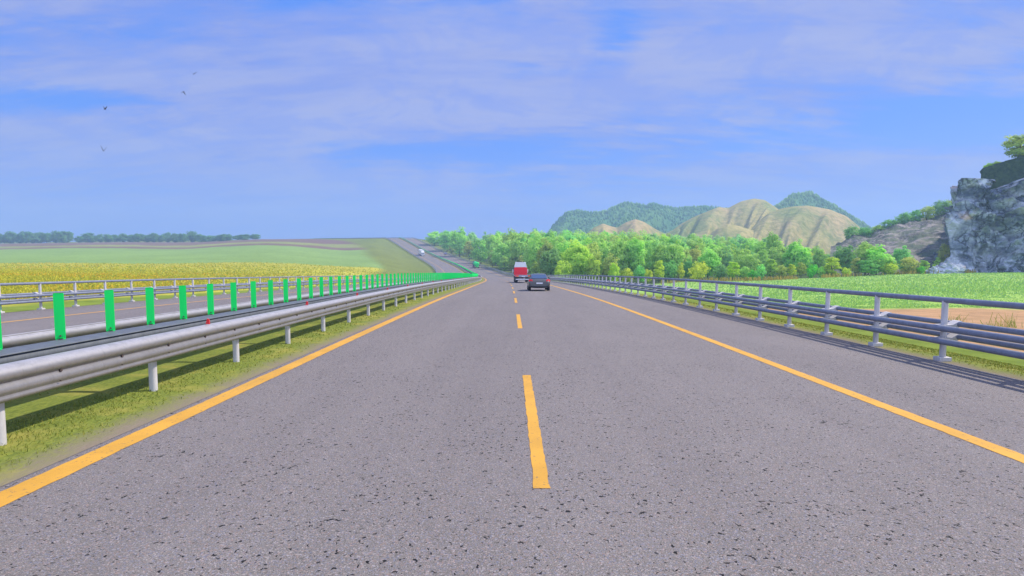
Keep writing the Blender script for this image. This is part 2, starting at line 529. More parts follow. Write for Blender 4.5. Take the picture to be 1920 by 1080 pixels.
SB = srange(-25, 845)
bolt_me = MB()
bolt_me.cyl((0.0, 0, 0), (0.018, 0, 0), 0.022, n=8)
for nm, o, sgn, lab in (("guardrail", -5.32, 1, "silver corrugated steel guardrail on round posts along the left edge of the near carriageway"),
                        ("guardrail", -7.62, -1, "silver steel guardrail behind the green panels, facing the opposite carriageway")):
    root = empty(nm, tuple(rp(8.7, o)))
    Mi = Matrix.Translation(-Vector(root.location))
    tag(root, lab, "guardrail")
    prof = beam_profile(o, sgn)
    if sgn < 0:   # seen from behind: a closed beam, rounded on both sides
        prof = beam_profile(o, -1)[2:22] + [(o + 0.0 + (x - o) * -1 + 0.12, z) for x, z in beam_profile(o, -1)[2:22]][::-1]
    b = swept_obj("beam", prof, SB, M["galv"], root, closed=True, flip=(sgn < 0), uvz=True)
    b.location = -Vector(root.location)
    pm = cyl_mesh("post", M["post"], 0.058, -0.35, 0.80)
    L = Vector(root.location)
    if sgn < 0: pm = cyl_mesh("post", M["post"], 0.05, -0.35, 0.62)
    sp = [((p[0] - L.x, p[1] - L.y, p[2] - L.z), r) for p, r in spots(o - sgn * 0.10, 0.0, 8.75 - 2.67 * 6, 2.67)]
    place_parts(root, "post", pm, sp)
    if sgn > 0:
        # bolt heads in the valley of the beam
        bm_ = MB()
        for s in np.arange(6.75 - 4.3, 48, 1.08):
            p = rp(s, o + 0.03, 0.698); q = rp(s, o + 0.060, 0.698)
            bm_.cyl(p, q, 0.019, n=8)
            p = rp(s - .05, o + 0.075, 0.585); q = rp(s - .05, o + 0.09, 0.585)
            bm_.cyl(p, q, 0.008, n=6)
        bo = bm_.build("bolt", M["bolt"], root); bo.location = -L; tag(bo, kind="stuff")
        rm = MB(); rm.add([(-0.035, 0, 0.0), (0.035, 0, 0.0), (0.03, 0, 0.085), (-0.005, 0, 0.10), (-0.035, 0.02, 0.0), (0.035, 0.02, 0.0), (0.03, 0.02, 0.085), (-0.005, 0.02, 0.10)],
                          [(0, 1, 2, 3), (7, 6, 5, 4), (0, 4, 5, 1), (1, 5, 6, 2), (2, 6, 7, 3), (3, 7, 4, 0)])
        rme = rm.mesh("reflector", M["red_plastic"])
        for s in np.arange(5.25, 140, 5.0):
            p = rp(s, o - 0.03, 0.885)
            link("reflector", rme, root, (p[0] - L.x, p[1] - L.y, p[2] - L.z), heading(s))

# channel carrying the anti-glare panels
scr = empty("anti_glare_screen", tuple(rp(8.7, -6.4)))
tag(scr, "row of bright green anti-glare panels standing on a steel channel down the median", "anti-glare screen")
L = Vector(scr.location)
pr = [(-6.11, 0.68), (-6.11, 0.822), (-6.125, 0.824), (-6.125, 0.831), (-6.09, 0.833), (-6.09, 0.845), (-6.11, 0.852), (-6.20, 0.860), (-6.44, 0.864), (-6.48, 0.855), (-6.48, 0.72), (-6.46, 0.72), (-6.46, 0.835), (-6.16, 0.835), (-6.15, 0.70)]
c = swept_obj("channel", pr, SB, M["galv_blue"], scr, closed=True, smooth=False, flip=True); c.location = -L
arm = MB(); arm.box(-1.22, 1.05, -0.05, 0.05, 0.60, 0.70, 0.01)
place_parts(scr, "crossarm", arm.mesh("crossarm", M["galv_blue"]), [((p[0] - L.x, p[1] - L.y, p[2] - L.z), r) for p, r in spots(-6.37, 0, 8.75 - 2.67 * 4, 2.67)])
pb = MB()
hw = 0.061
pts = [(-hw + .012, 0.0), (-hw * .55, 0.0), (-hw * .5, 0.03), (hw * .5, 0.03), (hw * .55, 0.0), (hw - .012, 0.0), (hw, 0.012), (hw, 0.655), (hw - .01, 0.665), (-hw + .01, 0.665), (-hw, 0.655), (-hw, 0.012)]
# gently bowed plastic blade
def bow(x): return 0.014 * (1 - (x / hw) ** 2)
fr = [(x, -bow(x), z) for x, z in pts]; bk = [(x, -bow(x) + 0.008, z) for x, z in pts]
n = len(pts)
pb.add(fr + bk, [(0, 1, 2, 11), (11, 2, 3, 6), (3, 4, 5, 6), (11, 6, 7, 10), (10, 7, 8, 9)] + [tuple(n + i for i in f[::-1]) for f in [(0, 1, 2, 11), (11, 2, 3, 6), (3, 4, 5, 6), (11, 6, 7, 10), (10, 7, 8, 9)]] + [(i, n + i, n + (i + 1) % n, (i + 1) % n) for i in range(n)])
pme = pb.mesh("panel", M["panel"])
bb = MB(); bb.cyl((0, -0.022, 0.055), (0, 0.0, 0.055), 0.012, n=8); bb.box(-0.02, 0.02, 0.002, 0.012, -0.02, 0.05)
bme = bb.mesh("bolt", M["bolt"])
sp = [((p[0] - L.x, p[1] - L.y, p[2] - L.z), r + random.uniform(-.06, .06) + R(36)) for p, r in spots(-6.42, 0.864, 8.28 - 1.045 * 3, 1.045, 660)]
place_parts(scr, "panel", pme, sp, 100, kids=(("bolt", bme, (0, 0, 0)),))

# ------------------------------------------------------------------ tubular fences at the outer edges
def circ(o, z, r, n=10): return [(o + r * math.cos(2 * math.pi * i / n), z + r * math.sin(2 * math.pi * i / n)) for i in range(n)]


postb = MB(); postb.cyl((0, 0, 0.0), (0, 0, 1.20), 0.058, n=14)
post_me = postb.mesh("post", M["post"])
bpb = MB(); bpb.box(-0.125, 0.125, -0.10, 0.10, -0.06, 0.055, 0.015)
bp_me = bpb.mesh("base_plate", M["post"])


def bracket_mesh(sg):
    b = MB()
    for z in (0.40, 0.66):
        # arm through the post with a saddle under each rail
        prof = [(-0.19, -0.02), (-0.19, 0.03), (-0.10, 0.055), (0.10, 0.06), (0.24, 0.135), (0.29, 0.135), (0.30, 0.05), (0.20, -0.01), (0.08, -0.045), (-0.12, -0.045)]
        for y0, y1 in ((-0.10, 0.10),):
            vs = [(sg * x, y0, z + q) for x, q in prof] + [(sg * x, y1, z + q) for x, q in prof]
            m_ = len(prof)
            b.add(vs, [list(range(m_))[::-1], list(range(m_, 2 * m_))] + [(i, (i + 1) % m_, m_ + (i + 1) % m_, m_ + i) for i in range(m_)])
    return b.mesh("bracket", M["post"])


for nm, o, sg, s0, lab in (("rail_fence", 8.80, 1, 11.85 - 2.2 * 4, "blue-grey tubular steel rail fence on pale posts along the right shoulder"),
                           ("rail_fence", -21.95, -1, 25.1 - 2.2 * 8, "pale grey tubular rail fence along the far side of the opposite carriageway")):
    root = empty(nm, tuple(rp(12, o))); tag(root, lab, "fence"); L = Vector(root.location)
    for ro, rz, r in ((0, 1.215, 0.060), (-0.21 * sg, 0.66, 0.062), (-0.21 * sg, 0.40, 0.062), (0.24 * sg, 0.73, 0.055), (0.24 * sg, 0.47, 0.055)):
        t = swept_obj("rail", circ(o + ro, rz, r), SB, M["rail"], root, closed=True, flip=True); t.location = -L
    bme2 = bracket_mesh(sg)
    sp = [((p[0] - L.x, p[1] - L.y, p[2] - L.z), r) for p, r in spots(o, 0.0, s0, 2.2, 800)]
    place_parts(root, "post", post_me, sp, 100, kids=(("base_plate", bp_me, (0, 0, 0)), ("bracket", bme2, (0, 0, 0))))

# ------------------------------------------------------------------ terrain
_cp = []
def cp(px, py, D): _cp.append(at(px, py, D))
# left side
cp(0, 560, 30); cp(-500, 580, 24); cp(0, 515, 80); cp(0, 494, 205); cp(300, 494, 210); cp(600, 499, 220); cp(740, 501, 245)
cp(0, 468, 440); cp(-600, 468, 440); cp(350, 466, 460); cp(640, 465, 500); cp(700, 478, 400)
cp(0, 457, 800); cp(-700, 458, 800); cp(240, 454, 800); cp(480, 449, 800); cp(600, 446.5, 780); cp(690, 446, 730); cp(760, 447, 760)
cp(500, 520, 110); cp(250, 520, 80)
# right side
cp(1900, 612, 21); cp(1700, 579, 34); cp(2300, 600, 30); cp(1900, 545, 60); cp(1900, 512, 140); cp(2300, 508, 140); cp(1700, 514, 150); cp(1560, 521, 140); cp(1450, 526, 135); cp(1300, 526, 165)
cp(1150, 524, 190); cp(1000, 515, 260); cp(920, 497, 370); cp(870, 480, 500); cp(830, 462, 600); cp(1100, 490, 420); cp(1300, 490, 420); cp(1500, 500, 330); cp(1700, 500, 300)
cp(1000, 470, 700); cp(1300, 470, 700); cp(1600, 472, 700); cp(2000, 480, 500); cp(830, 452, 760); cp(900, 455, 900); cp(1300, 458, 1000); cp(1700, 458, 1000); cp(0, 459, 1100); cp(500, 455, 1100); cp(750, 452, 1100)
_cp = np.array(_cp)
for x, y, z in ((-60, -60, 1.5), (60, -60, 1.0), (0, -200, 6), (300, -100, 2), (-300, -100, 4), (-1500, 1500, 0), (1500, 1500, 10), (0, 2800, 0), (-2500, 0, 0), (2500, 0, 5), (0, -2500, 5)):
    _cp = np.vstack([_cp, (x, y, z)])


def warp(x, y):
    r = np.hypot(x, y) + 1e-6
    return np.stack([x / r * 1.3 * np.log(r + 8), y / r * 1.3 * np.log(r + 8)], -1)


_w = warp(_cp[:, 0], _cp[:, 1])
def _tps(a, b):
    d2 = ((a[:, None, :] - b[None]) ** 2).sum(-1)
    return 0.5 * d2 * np.log(d2 + 1e-9)
_n = len(_cp)
_A = np.zeros((_n + 3, _n + 3)); _A[:_n, :_n] = _tps(_w, _w) + np.eye(_n) * 0.02
_A[:_n, _n] = 1; _A[:_n, _n + 1:] = _w; _A[_n, :_n] = 1; _A[_n + 1:, :_n] = _w.T
_sol = np.linalg.solve(_A, np.concatenate([_cp[:, 2], np.zeros(3)]))


def natural(x, y):
    w = warp(x, y)
    return _tps(w, _w) @ _sol[:_n] + _sol[_n] + w @ _sol[_n + 1:]


_rs = np.arange(0, len(SS), 3)
_rq = np.stack([RX[_rs], RY[_rs]], 1)


def road_coords(x, y):
    s = np.empty(len(x)); o = np.empty(len(x))
    for i in range(0, len(x), 20000):
        xx, yy = x[i:i + 20000], y[i:i + 20000]
        d = (xx[:, None] - _rq[None, :, 0]) ** 2 + (yy[:, None] - _rq[None, :, 1]) ** 2
        k = _rs[np.argmin(d, 1)]
        t = RTH[k]; dx = xx - RX[k]; dy = yy - RY[k]
        s[i:i + 20000] = SS[k] + dx * np.sin(t) + dy * np.cos(t)
        o[i:i + 20000] = dx * np.cos(t) - dy * np.sin(t)
    return s, o


def sstep(a, b, x):
    t = np.clip((x - a) / (b - a), 0, 1); return t * t * (3 - 2 * t)


def ground(x, y, full=False):
    x = np.atleast_1d(np.asarray(x, float)); y = np.atleast_1d(np.asarray(y, float))
    N = np.concatenate([natural(x[i:i + 20000], y[i:i + 20000]) for i in range(0, len(x), 20000)])
    s, o = road_coords(x, y)
    ze = np.interp(s, SS, RZ)
    e = np.maximum(np.maximum(o - 11.0, -24.0 - o), 0)
    W = np.where(o > 0, 22.0, 26.0) * np.where(s > 250, 1.3, 1.0)
    z = (ze - 0.33) + (N - ze + 0.33) * sstep(0, 1, e / W)
    ins = np.minimum(11.0 - o, o + 24.0)
    z = np.where(ins > 0, ze - 0.33 - 1.2 * sstep(0, 1.2, ins), z)
    if full: return z, s, o, e
    return z


def gz(x, y): return float(ground(x, y)[0])


def fbm2(x, y, seed=0, octv=4):
    """cheap value noise on arrays"""
    out = np.zeros(len(x)); amp = 1.0; tot = 0
    for k in range(octv):
        xs, ys = x * 2 ** k + seed * 17.3, y * 2 ** k - seed * 9.1
        xi, yi = np.floor(xs), np.floor(ys); fx, fy = xs - xi, ys - yi
        fx = fx * fx * (3 - 2 * fx); fy = fy * fy * (3 - 2 * fy)
        def hsh(a, b):
            v = np.sin(a * 127.1 + b * 311.7 + seed * 74.7) * 43758.5453; return v - np.floor(v)
        v = (hsh(xi, yi) * (1 - fx) + hsh(xi + 1, yi) * fx) * (1 - fy) + (hsh(xi, yi + 1) * (1 - fx) + hsh(xi + 1, yi + 1) * fx) * fy
        out += amp * v; tot += amp; amp *= 0.5
    return out / tot


# field colours
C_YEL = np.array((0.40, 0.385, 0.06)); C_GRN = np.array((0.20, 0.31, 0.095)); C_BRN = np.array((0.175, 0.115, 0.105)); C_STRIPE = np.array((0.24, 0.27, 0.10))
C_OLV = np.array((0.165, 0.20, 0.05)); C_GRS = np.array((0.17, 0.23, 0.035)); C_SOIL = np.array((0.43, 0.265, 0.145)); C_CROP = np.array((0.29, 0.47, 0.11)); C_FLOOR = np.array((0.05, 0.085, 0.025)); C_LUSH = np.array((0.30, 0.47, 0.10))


def px_of(x, y): return 960 + F * x / np.maximum(y, 1.0)


def yellow_end(px): return 205 + np.clip((px - 300) / 460, 0, 1) * 38
def soil_mask(x, y):
    px = px_of(x, y)
    n = fbm2(x * 0.3, y * 0.3, 3) - 0.5
    return (o_soil(x, y, n))
def o_soil(x, y, n):
    px = px_of(x, y)
    far = 33.0 + n * 2
    return sstep(0.6, -0.6, y - far) * sstep(12.2, 13.4, x + n * 1.5) * sstep(-30, 0, y)


def colours(x, y, s, o, e):
    px = px_of(x, y); n = fbm2(x * 0.04, y * 0.04, 1) - 0.5; n2 = fbm2(x * 0.25, y * 0.25, 2) - 0.5
    c = np.tile(C_GRS, (len(x), 1))
    def put(mask, col):
        nonlocal c
        c = c * (1 - mask[:, None]) + col * mask[:, None]
    left = sstep(-0.5, 0.5, -o - 20)
    D = y
    emb = sstep(16 + 16 * sstep(200, 420, y), 20 + 24 * sstep(200, 420, y), e)
    put(left, C_GRS)
    put(left * sstep(3.5, 5.5, e + n2 * 2), C_YEL)
    ye = yellow_end(px)
    put(left * sstep(-4, 4, D - ye + n2 * 6), C_GRN)
    bend = 445 + n * 25 + 0.03 * (px - 300)
    put(left * sstep(-6, 6, D - bend), C_BRN)
    put(left * sstep(-8, 8, D - (bend + 45 + n * 20)) * sstep(8, -8, D - (bend + 95 + n * 30)), C_STRIPE)
    put(left * sstep(150, 230, D) * (1 - emb), C_OLV)
    put(left * sstep(820, 900, D), C_OLV)
    right = sstep(9, 10, o)
    put(right * sstep(4, 7, e + n2 * 2), C_LUSH)
    put(right * sstep(40, 60, D + n2 * 16), C_CROP)
    put(right * o_soil(x, y, n2), C_SOIL)
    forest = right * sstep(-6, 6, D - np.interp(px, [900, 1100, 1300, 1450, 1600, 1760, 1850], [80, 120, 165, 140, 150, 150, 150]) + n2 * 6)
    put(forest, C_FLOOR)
    put(right * sstep(10, 4, e) * sstep(60, 110, D), C_OLV)
    return c * (1 + 0.25 * n[:, None] + 0.2 * n2[:, None])


az = np.concatenate([np.arange(-180, -52, 4.0), np.arange(-52, 52, 0.22), np.arange(52, 180, 4.0)])
rad = np.concatenate([[0.5, 1.5], np.exp(np.arange(math.log(3.0), math.log(1100), 0.021)), [1180, 1300, 1500, 1800, 2200, 2700, 3300, 4000, 6000]])
A, RR = np.meshgrid(np.radians(az), rad, indexing="ij")
X, Y = (RR * np.sin(A)).ravel(), (RR * np.cos(A)).ravel()
Z, s_, o_, e_ = ground(X, Y, True)
Z = Z + (fbm2(X * 0.15, Y * 0.15, 5) - 0.5) * 0.35 * np.clip(e_ / 8, 0, 1)
na, nr = len(az), len(rad)
i, j = np.meshgrid(np.arange(na), np.arange(nr - 1), indexing="ij")
i2 = (i + 1) % na
Fq = np.stack([i * nr + j, i * nr + j + 1, i2 * nr + j + 1, i2 * nr + j], -1).reshape(-1, 4)
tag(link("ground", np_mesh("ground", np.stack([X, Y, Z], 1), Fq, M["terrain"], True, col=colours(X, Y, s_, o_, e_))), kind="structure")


# ------------------------------------------------------------------ field plants (uncountable)
def blades(P, N, hgt, wid, lean, cols, quad=True, seed=1):
    """N random upright leaf blades at the points P (n,3); returns V,F,C"""
    r = np.random.default_rng(seed)
    n = len(P)
    a = r.uniform(0, 2 * math.pi, n); t = np.stack([np.cos(a), np.sin(a), np.zeros(n)], 1)
    ln = np.stack([r.normal(0, 1, n), r.normal(0, 1, n), np.zeros(n)], 1) * lean[:, None]
    up = np.array([0, 0, 1.0])
    b0 = P - t * wid[:, None] * .5; b1 = P + t * wid[:, None] * .5
    top = P + up * hgt[:, None] + ln
    t0 = top - t * wid[:, None] * .3; t1 = top + t * wid[:, None] * .3
    V = np.stack([b0, b1, t1, t0], 1).reshape(-1, 3)
    Fq = np.arange(4 * n).reshape(-1, 4)
    C = np.repeat(cols, 4, axis=0)
    return V, Fq, C


def scatter_px(n, pxr, Dr, test, seed, pw=1.0):
    """points spread evenly over the seen area, denser near"""
    r = np.random.default_rng(seed)
    u = r.uniform(0, 1, n)
    a, b = Dr
    D = 1.0 / (1.0 / a + (1.0 / b - 1.0 / a) * u ** pw)
    px = r.uniform(*pxr, n)
    x = (px - 960) / F * D; y = D
    z, s, o, e = ground(x, y, True)
    k = test(x, y, px, s, o, e)
    return x[k], y[k], z[k], D[k], r


def flower_field():
    parts = []
    x, y, z, D, r = scatter_px(170000, (-220, 800), (22, 250), lambda x, y, px, s, o, e: (o < -24) & (e > 4.0 + fbm2(x * .3, y * .3, 4) * 3) & (y < yellow_end(px) + 3 * fbm2(x * .2, y * .2, 8)), 11, 0.8)
    # olive bank close to the far road stays bare
    s, o = road_coords(x, y); e = -24 - o
    keep = (y < 150) | (e > 9 * sstep(150, 240, y) + fbm2(x * .1, y * .1, 3) * 9 + np.random.default_rng(3).exponential(5, len(y)) * sstep(160, 230, y))
    x, y, z, D = x[keep], y[keep], z[keep], D[keep]
    n = len(x)
    pat = fbm2(x * 0.08, y * 0.05, 6)
    kind = r.uniform(0, 1, n)
    yl = np.array((0.60, 0.54, 0.06)); og = np.array((0.66, 0.45, 0.05)); gr = np.array((0.34, 0.41, 0.07)); yg = np.array((0.50, 0.49, 0.06))
    col = np.where((kind < 0.36)[:, None], gr, np.where((kind < 0.62)[:, None], yg, np.where(((pat > 0.58) & (kind > 0.7))[:, None], og, yl))) * r.uniform(0.75, 1.15, n)[:, None]
    h = r.uniform(0.18, 0.36, n) * np.where(kind < 0.36, 0.85, 1.0)
    w = np.clip(0.0016 * D, 0.05, 0.28) * r.uniform(0.8, 1.6, n)
    # flower heads sit on top: small blades high up
    hb = np.where(kind < 0.36, 0.0, h * 0.65)
    P = np.stack([x, y, z + hb], 1)
    return blades(P, n, np.where(kind < 0.36, h, h * 0.4), w, h * 0.12, col, seed=12)


V, Fq, C = flower_field()
tag(link("yellow_flowers", np_mesh("yellow_flowers", V, Fq, plantmat("flower_field", None), col=C)),
    "broad field of yellow flowering crop beyond the opposite carriageway", "flower field", kind="stuff")


def crop_field():
    def t(x, y, px, s, o, e):
        n = fbm2(x * .25, y * .25, 2) - .5
        lim = np.interp(px, [900, 1100, 1300, 1450, 1600, 1760, 1850], [80, 120, 160, 136, 146, 148, 150])
        return (o > 14) & (e > 4 + n * 3) & (o_soil(x, y, n) < 0.3) & (y < lim)
    x, y, z, D, r = scatter_px(190000, (1020, 2800), (14, 160), t, 21, 0.8)
    n = len(x); k = r.uniform(0, 1, n)
    g1 = np.array((0.32, 0.53, 0.13)); g2 = np.array((0.43, 0.61, 0.17)); g3 = np.array((0.25, 0.44, 0.19))
    col = np.where((k < 0.45)[:, None], g1, np.where((k < 0.8)[:, None], g2, g3)) * r.uniform(0.8, 1.2, n)[:, None]
    near = sstep(48, 60, D)
    h = (0.07 + 0.11 * near) * r.uniform(0.6, 1.3, n)
    w = np.clip(0.0016 * D, 0.03, 0.25) * r.uniform(0.8, 1.6, n)
    return blades(np.stack([x, y, z], 1), n, h, w, h * 0.25, col, seed=22)


V, Fq, C = crop_field()
tag(link("green_crop", np_mesh("green_crop", V, Fq, plantmat("crop_leaves", None), col=C)),
    "bright green crop field behind the right rail fence", "crop field", kind="stuff")


def dry_strip():
    x, y, z, D, r = scatter_px(9000, (1240, 1830), (128, 172), lambda x, y, px, s, o, e: (abs(y - np.interp(px, [900, 1100, 1300, 1450, 1600, 1760, 1850], [80, 120, 160, 137, 147, 149, 151])) < 3.0) & (fbm2(px * .02, y * 0, 9) > .36), 31)
    n = len(x); col = np.array((0.40, 0.31, 0.07)) * r.uniform(0.7, 1.3, n)[:, None]
    return blades(np.stack([x, y, z], 1), n, r.uniform(.5, 1.1, n), np.full(n, .22), np.full(n, .1), col, seed=33)


V, Fq, C = dry_strip()
tag(link("dry_grass", np_mesh("dry_grass", V, Fq, plantmat("dry_grass", None), col=C)),
    "strip of orange dry grass along the foot of the trees", "dry grass", kind="stuff")


def verge_grass():
    r = np.random.default_rng(41)
    out = []
    for o0, o1, s0, s1, n in ((-6.0, -4.65, 2.0, 34, 26000), (8.95, 12.0, 8, 40, 22000), (-8.2, -6.8, 4, 30, 3000)):
        u = r.uniform(0, 1, n); s = 1 / (1 / s0 + (1 / s1 - 1 / s0) * u); o = r.uniform(o0, o1, n)
        if o0 > 0: h0 = np.interp(o, [8.8, 9.3, 10.2, 11.0, 12.0], [-.03, -.02, -.12, -.28, -.55])
        else: h0 = np.interp(o, [OP_R, -7.7, -6.45, -5.5, -5.0, ED_L], [-.03, .01, .05, .03, 0, -.03])
        edge = np.clip((np.minimum(abs(o - ED_L), abs(o - ED_R)) - .2) / .7, 0, 1)
        if o0 > 0: edge = edge * np.clip((12.0 - o) / 1.6, 0, 1)
        k = r.uniform(0, 1, n) < edge
        P = rp(s, o, 0); P[:, 2] += h0 - 0.005
        out.append((P[k], s[k]))
    P = np.concatenate([a for a, b in out]); s = np.concatenate([b for a, b in out]); n = len(P)
    k = r.uniform(0, 1, n)
    col = np.where((k < .5)[:, None], np.array(GRASS_L), np.where((k < .8)[:, None], np.array(GRASS_D) * 1.2, np.array(GRASS_Y))) * r.uniform(.8, 1.25, n)[:, None]
    h = r.uniform(.012, .04, n)
    return blades(P, n, h, np.clip(.0012 * s, .004, .03) * r.uniform(.7, 1.4, n), h * .5, col, seed=42)


V, Fq, C = verge_grass()
tag(link("grass", np_mesh("grass", V, Fq, plantmat("short_grass", None), col=C)), "short green grass on the verges beside the asphalt", "grass", kind="stuff")

# ------------------------------------------------------------------ hills
def hillmat(name, a, b, c3, sc=0.02, rot=0.7):
    m, nt, out = newmat(name); h = NT(nt)
    n1 = h.noise(h.pos((1, 0.35, 1), (0, 0, rot)), sc, 6, 0.65)
    n2 = h.noise(h.pos(), sc * 8, 5, 0.7)
    n3 = h.noise(h.pos(), sc * 0.45, 3)
    c = h.mix(h.ramp(n1, 0.38, 0.62), a, b)
    c = h.mix(h.ramp(n3, 0.42, 0.62), c, c3)
    c = h.mix(h.math("MULTIPLY", h.ramp(n2, 0.38, 0.62), 0.7), c, h.mix(1.0, c, (0.5, 0.62, 0.5), "MULTIPLY"))
    principled(h, out, c, 0.95, spec=0.05, bump=n2, bstr=0.6, bdist=3.0)
    return m


M["hill"] = hillmat("dry_hill", (0.50, 0.36, 0.165), (0.24, 0.27, 0.085), (0.44, 0.36, 0.13))
M["ridge"] = hillmat("wooded_hill", (0.09, 0.22, 0.08), (0.15, 0.28, 0.09), (0.10, 0.21, 0.085))


def height_patch(name, pxs, Ds, zf, mat):
    P, D = np.meshgrid(pxs, Ds, indexing="ij")
    x = (P - 960) / F * D; y = D
    z = zf(P.ravel(), D.ravel(), x.ravel(), y.ravel())
    n, m = len(pxs), len(Ds)
    i, j = np.meshgrid(np.arange(n - 1), np.arange(m - 1), indexing="ij")
    Fq = np.stack([i * m + j, (i + 1) * m + j, (i + 1) * m + j + 1, i * m + j + 1], -1).reshape(-1, 4)
    return link(name, np_mesh(name, np.stack([x.ravel(), y.ravel(), z], 1), Fq, mat, True))


HK = 0.8


def dome_fun(pts, d0, wf, wb, seed, fold=1.0):
    """rounded dry hill whose crest runs through the given points, folded by shallow valleys"""
    pts = np.array(pts, float)
    zc = np.array([at(a, b, d0)[2] for a, b in pts])
    fx = np.linspace(pts[0, 0], pts[-1, 0], 400)
    fz = np.interp(fx, pts[:, 0], zc)
    ker = np.hanning(15); ker /= ker.sum()
    fz = np.convolve(np.pad(fz, 7, mode="edge"), ker, "valid")

    def zf(P, D, x, y):
        q = np.clip(np.where(D < d0, (d0 - D) / wf, (D - d0) / wb), 0, 1)
        # folds run from upper right to lower left down the face
        w = (P + q * 75) * 0.026
        g = np.abs(fbm2(w, q * 0.9 + seed, seed, 3) - 0.5) * 4.2
        v = np.clip(1 - g, 0, 1); v = v * v * (3 - 2 * v)
        c = np.interp(P, fx, fz, left=-30, right=-30)
        base = np.cos(q * math.pi / 2) ** (1.15 + 0.9 * fold * v * np.clip(q * 3.5, 0, 1))
        z = -30 + (c + 30) * base
        return z + (fbm2(x * .05, y * .05, seed + 7) - .5) * 2.0 * np.clip(q * 4, 0, 1)
    return zf


for pts, d0, wf, wb, sd_, fold in (([(1225, 470), (1238, 452), (1252, 438), (1275, 420), (1300, 407), (1322, 398), (1345, 389), (1362, 391), (1387, 378), (1410, 373), (1430, 376), (1450, 389), (1480, 410), (1500, 440), (1520, 470)], 760, 260, 140, 3, 1.2),
                                   ([(1375, 470), (1388, 450), (1402, 431), (1420, 414), (1437, 401), (1457, 393), (1478, 388), (1510, 386), (1551, 393), (1584, 406), (1607, 424), (1630, 450), (1645, 470)], 650, 190, 120, 5, 0.9),
                                   ([(1080, 465), (1095, 442), (1112, 427), (1130, 419), (1143, 424), (1156, 427), (1172, 417), (1190, 411), (1206, 416), (1225, 428), (1245, 438), (1262, 431), (1272, 428), (1286, 431), (1305, 442), (1325, 465)], 720, 160, 120, 8, 1.0),
                                   ([(1305, 465), (1322, 445), (1345, 427), (1362, 420), (1385, 424), (1410, 432), (1440, 445), (1475, 465)], 600, 120, 90, 11, 0.8)):
    tag(height_patch("hills", np.arange(pts[0][0], pts[-1][0] + 1, 1.6), np.arange(d0 - wf - 2, d0 + wb + 2, 3.6), dome_fun(pts, d0, wf, wb, sd_, fold), M["hill"]), kind="structure")


def ridge_fun(pts, d0, wf, wb, spur):
    pts = np.array(pts, float)
    zc = np.array([at(a, b, d0)[2] for a, b in pts])

    def zf(P, D, x, y):
        q = np.where(D < d0, (d0 - D) / wf, (D - d0) / wb)
        s = np.clip(1 - np.abs(fbm2(P * 0.030 - D / HK * 0.009, D * 0.0015, 5, 2) - 0.5) * 4.0, 0, 1) * np.clip(q * 5, 0, 1)
        c = np.interp(P, pts[:, 0], zc)
        return -30 + (c + 30) * np.clip(1 - q, 0, 1) ** (0.8 + spur * s) + (fbm2(x * .02, y * .02, 3) - .5) * 6
    return zf


R1 = ridge_fun([(1010, 462), (1030, 436), (1046, 418), (1061, 404), (1080, 401), (1105, 404), (1122, 404), (1137, 401), (1150, 393), (1170, 385), (1195, 389), (1210, 391), (1226, 387), (1246, 391), (1266, 394), (1296, 393), (1337, 393), (1420, 402), (1500, 425)], 1400 * HK, 520 * HK, 300 * HK, 2.2)
R2 = ridge_fun([(1420, 420), (1440, 398), (1455, 389), (1470, 377), (1487, 366), (1516, 365), (1541, 381), (1570, 397), (1610, 420), (1650, 446), (1700, 470)], 1150 * HK, 300 * HK, 250 * HK, 1.6)
tag(height_patch("hills", np.arange(1008, 1502, 2.0), np.arange(880 * HK, 1700 * HK, 5), R1, M["ridge"]), kind="structure")
tag(height_patch("hills", np.arange(1420, 1702, 2.0), np.arange(850 * HK, 1400 * HK, 5), R2, M["ridge"]), kind="structure")


def ridge_wood():
    r = np.random.default_rng(51); parts = []
    Vs, Fs = [], []
    b = 0
    for zf, p0, p1, d0, d1, n, hh in ((R1, 1030, 1430, 960 * HK, 1410 * HK, 5000, 10), (R2, 1440, 1640, 900 * HK, 1160 * HK, 2200, 9)):
        P = r.uniform(p0, p1, n); D = d1 - (d1 - d0) * r.uniform(0, 1, n) ** 1.5
        k = r.uniform(0, 1, n) < 0.22; D[k] = d1 - r.uniform(0, 12, k.sum())
        x = (P - 960) / F * D; z = zf(P, D, x, D)
        for X_, Y_, Z_ in zip(x, D, z):
            h = hh * r.uniform(.45, 1.15) * (1.0 if Y_ > d1 - 14 else 0.75); w = h * r.uniform(.2, .42)
            a = r.uniform(0, 6.28)
            vs = []
            for lv, (zz, rr) in enumerate(((0.0, .7), (.35, 1.0), (.7, .6))):
                for q in range(5):
                    t = a + q * 1.2566 + r.normal(0, .25); k_ = rr * w * r.uniform(.7, 1.25)
                    vs.append((X_ + math.cos(t) * k_, Y_ + math.sin(t) * k_, Z_ - 2 + h * zz))
            vs.append((X_ + r.normal(0, .1) * w, Y_, Z_ - 2 + h)); 
            fs = []
            for lv in range(2):
                for q in range(5):
                    i0, i1 = lv * 5 + q, lv * 5 + (q + 1) % 5
                    fs += [(i0, i1, i1 + 5), (i0, i1 + 5, i0 + 5)]
            fs += [(10 + q, 10 + (q + 1) % 5, 15) for q in range(5)]
            Vs.append(np.array(vs)); Fs.append(np.array(fs) + b); b += 16
    return np.concatenate(Vs), np.concatenate(Fs)


V, T = ridge_wood()
M["ridge_tree"] = hillmat("far_wood", (0.09, 0.23, 0.075), (0.22, 0.38, 0.11), (0.14, 0.28, 0.095), 0.03)
tag(link("ridge_woods", np_mesh("ridge_woods", V, T, M["ridge_tree"])), "dark green far-off woods covering the ridges behind the brown hills", "woods", kind="stuff")


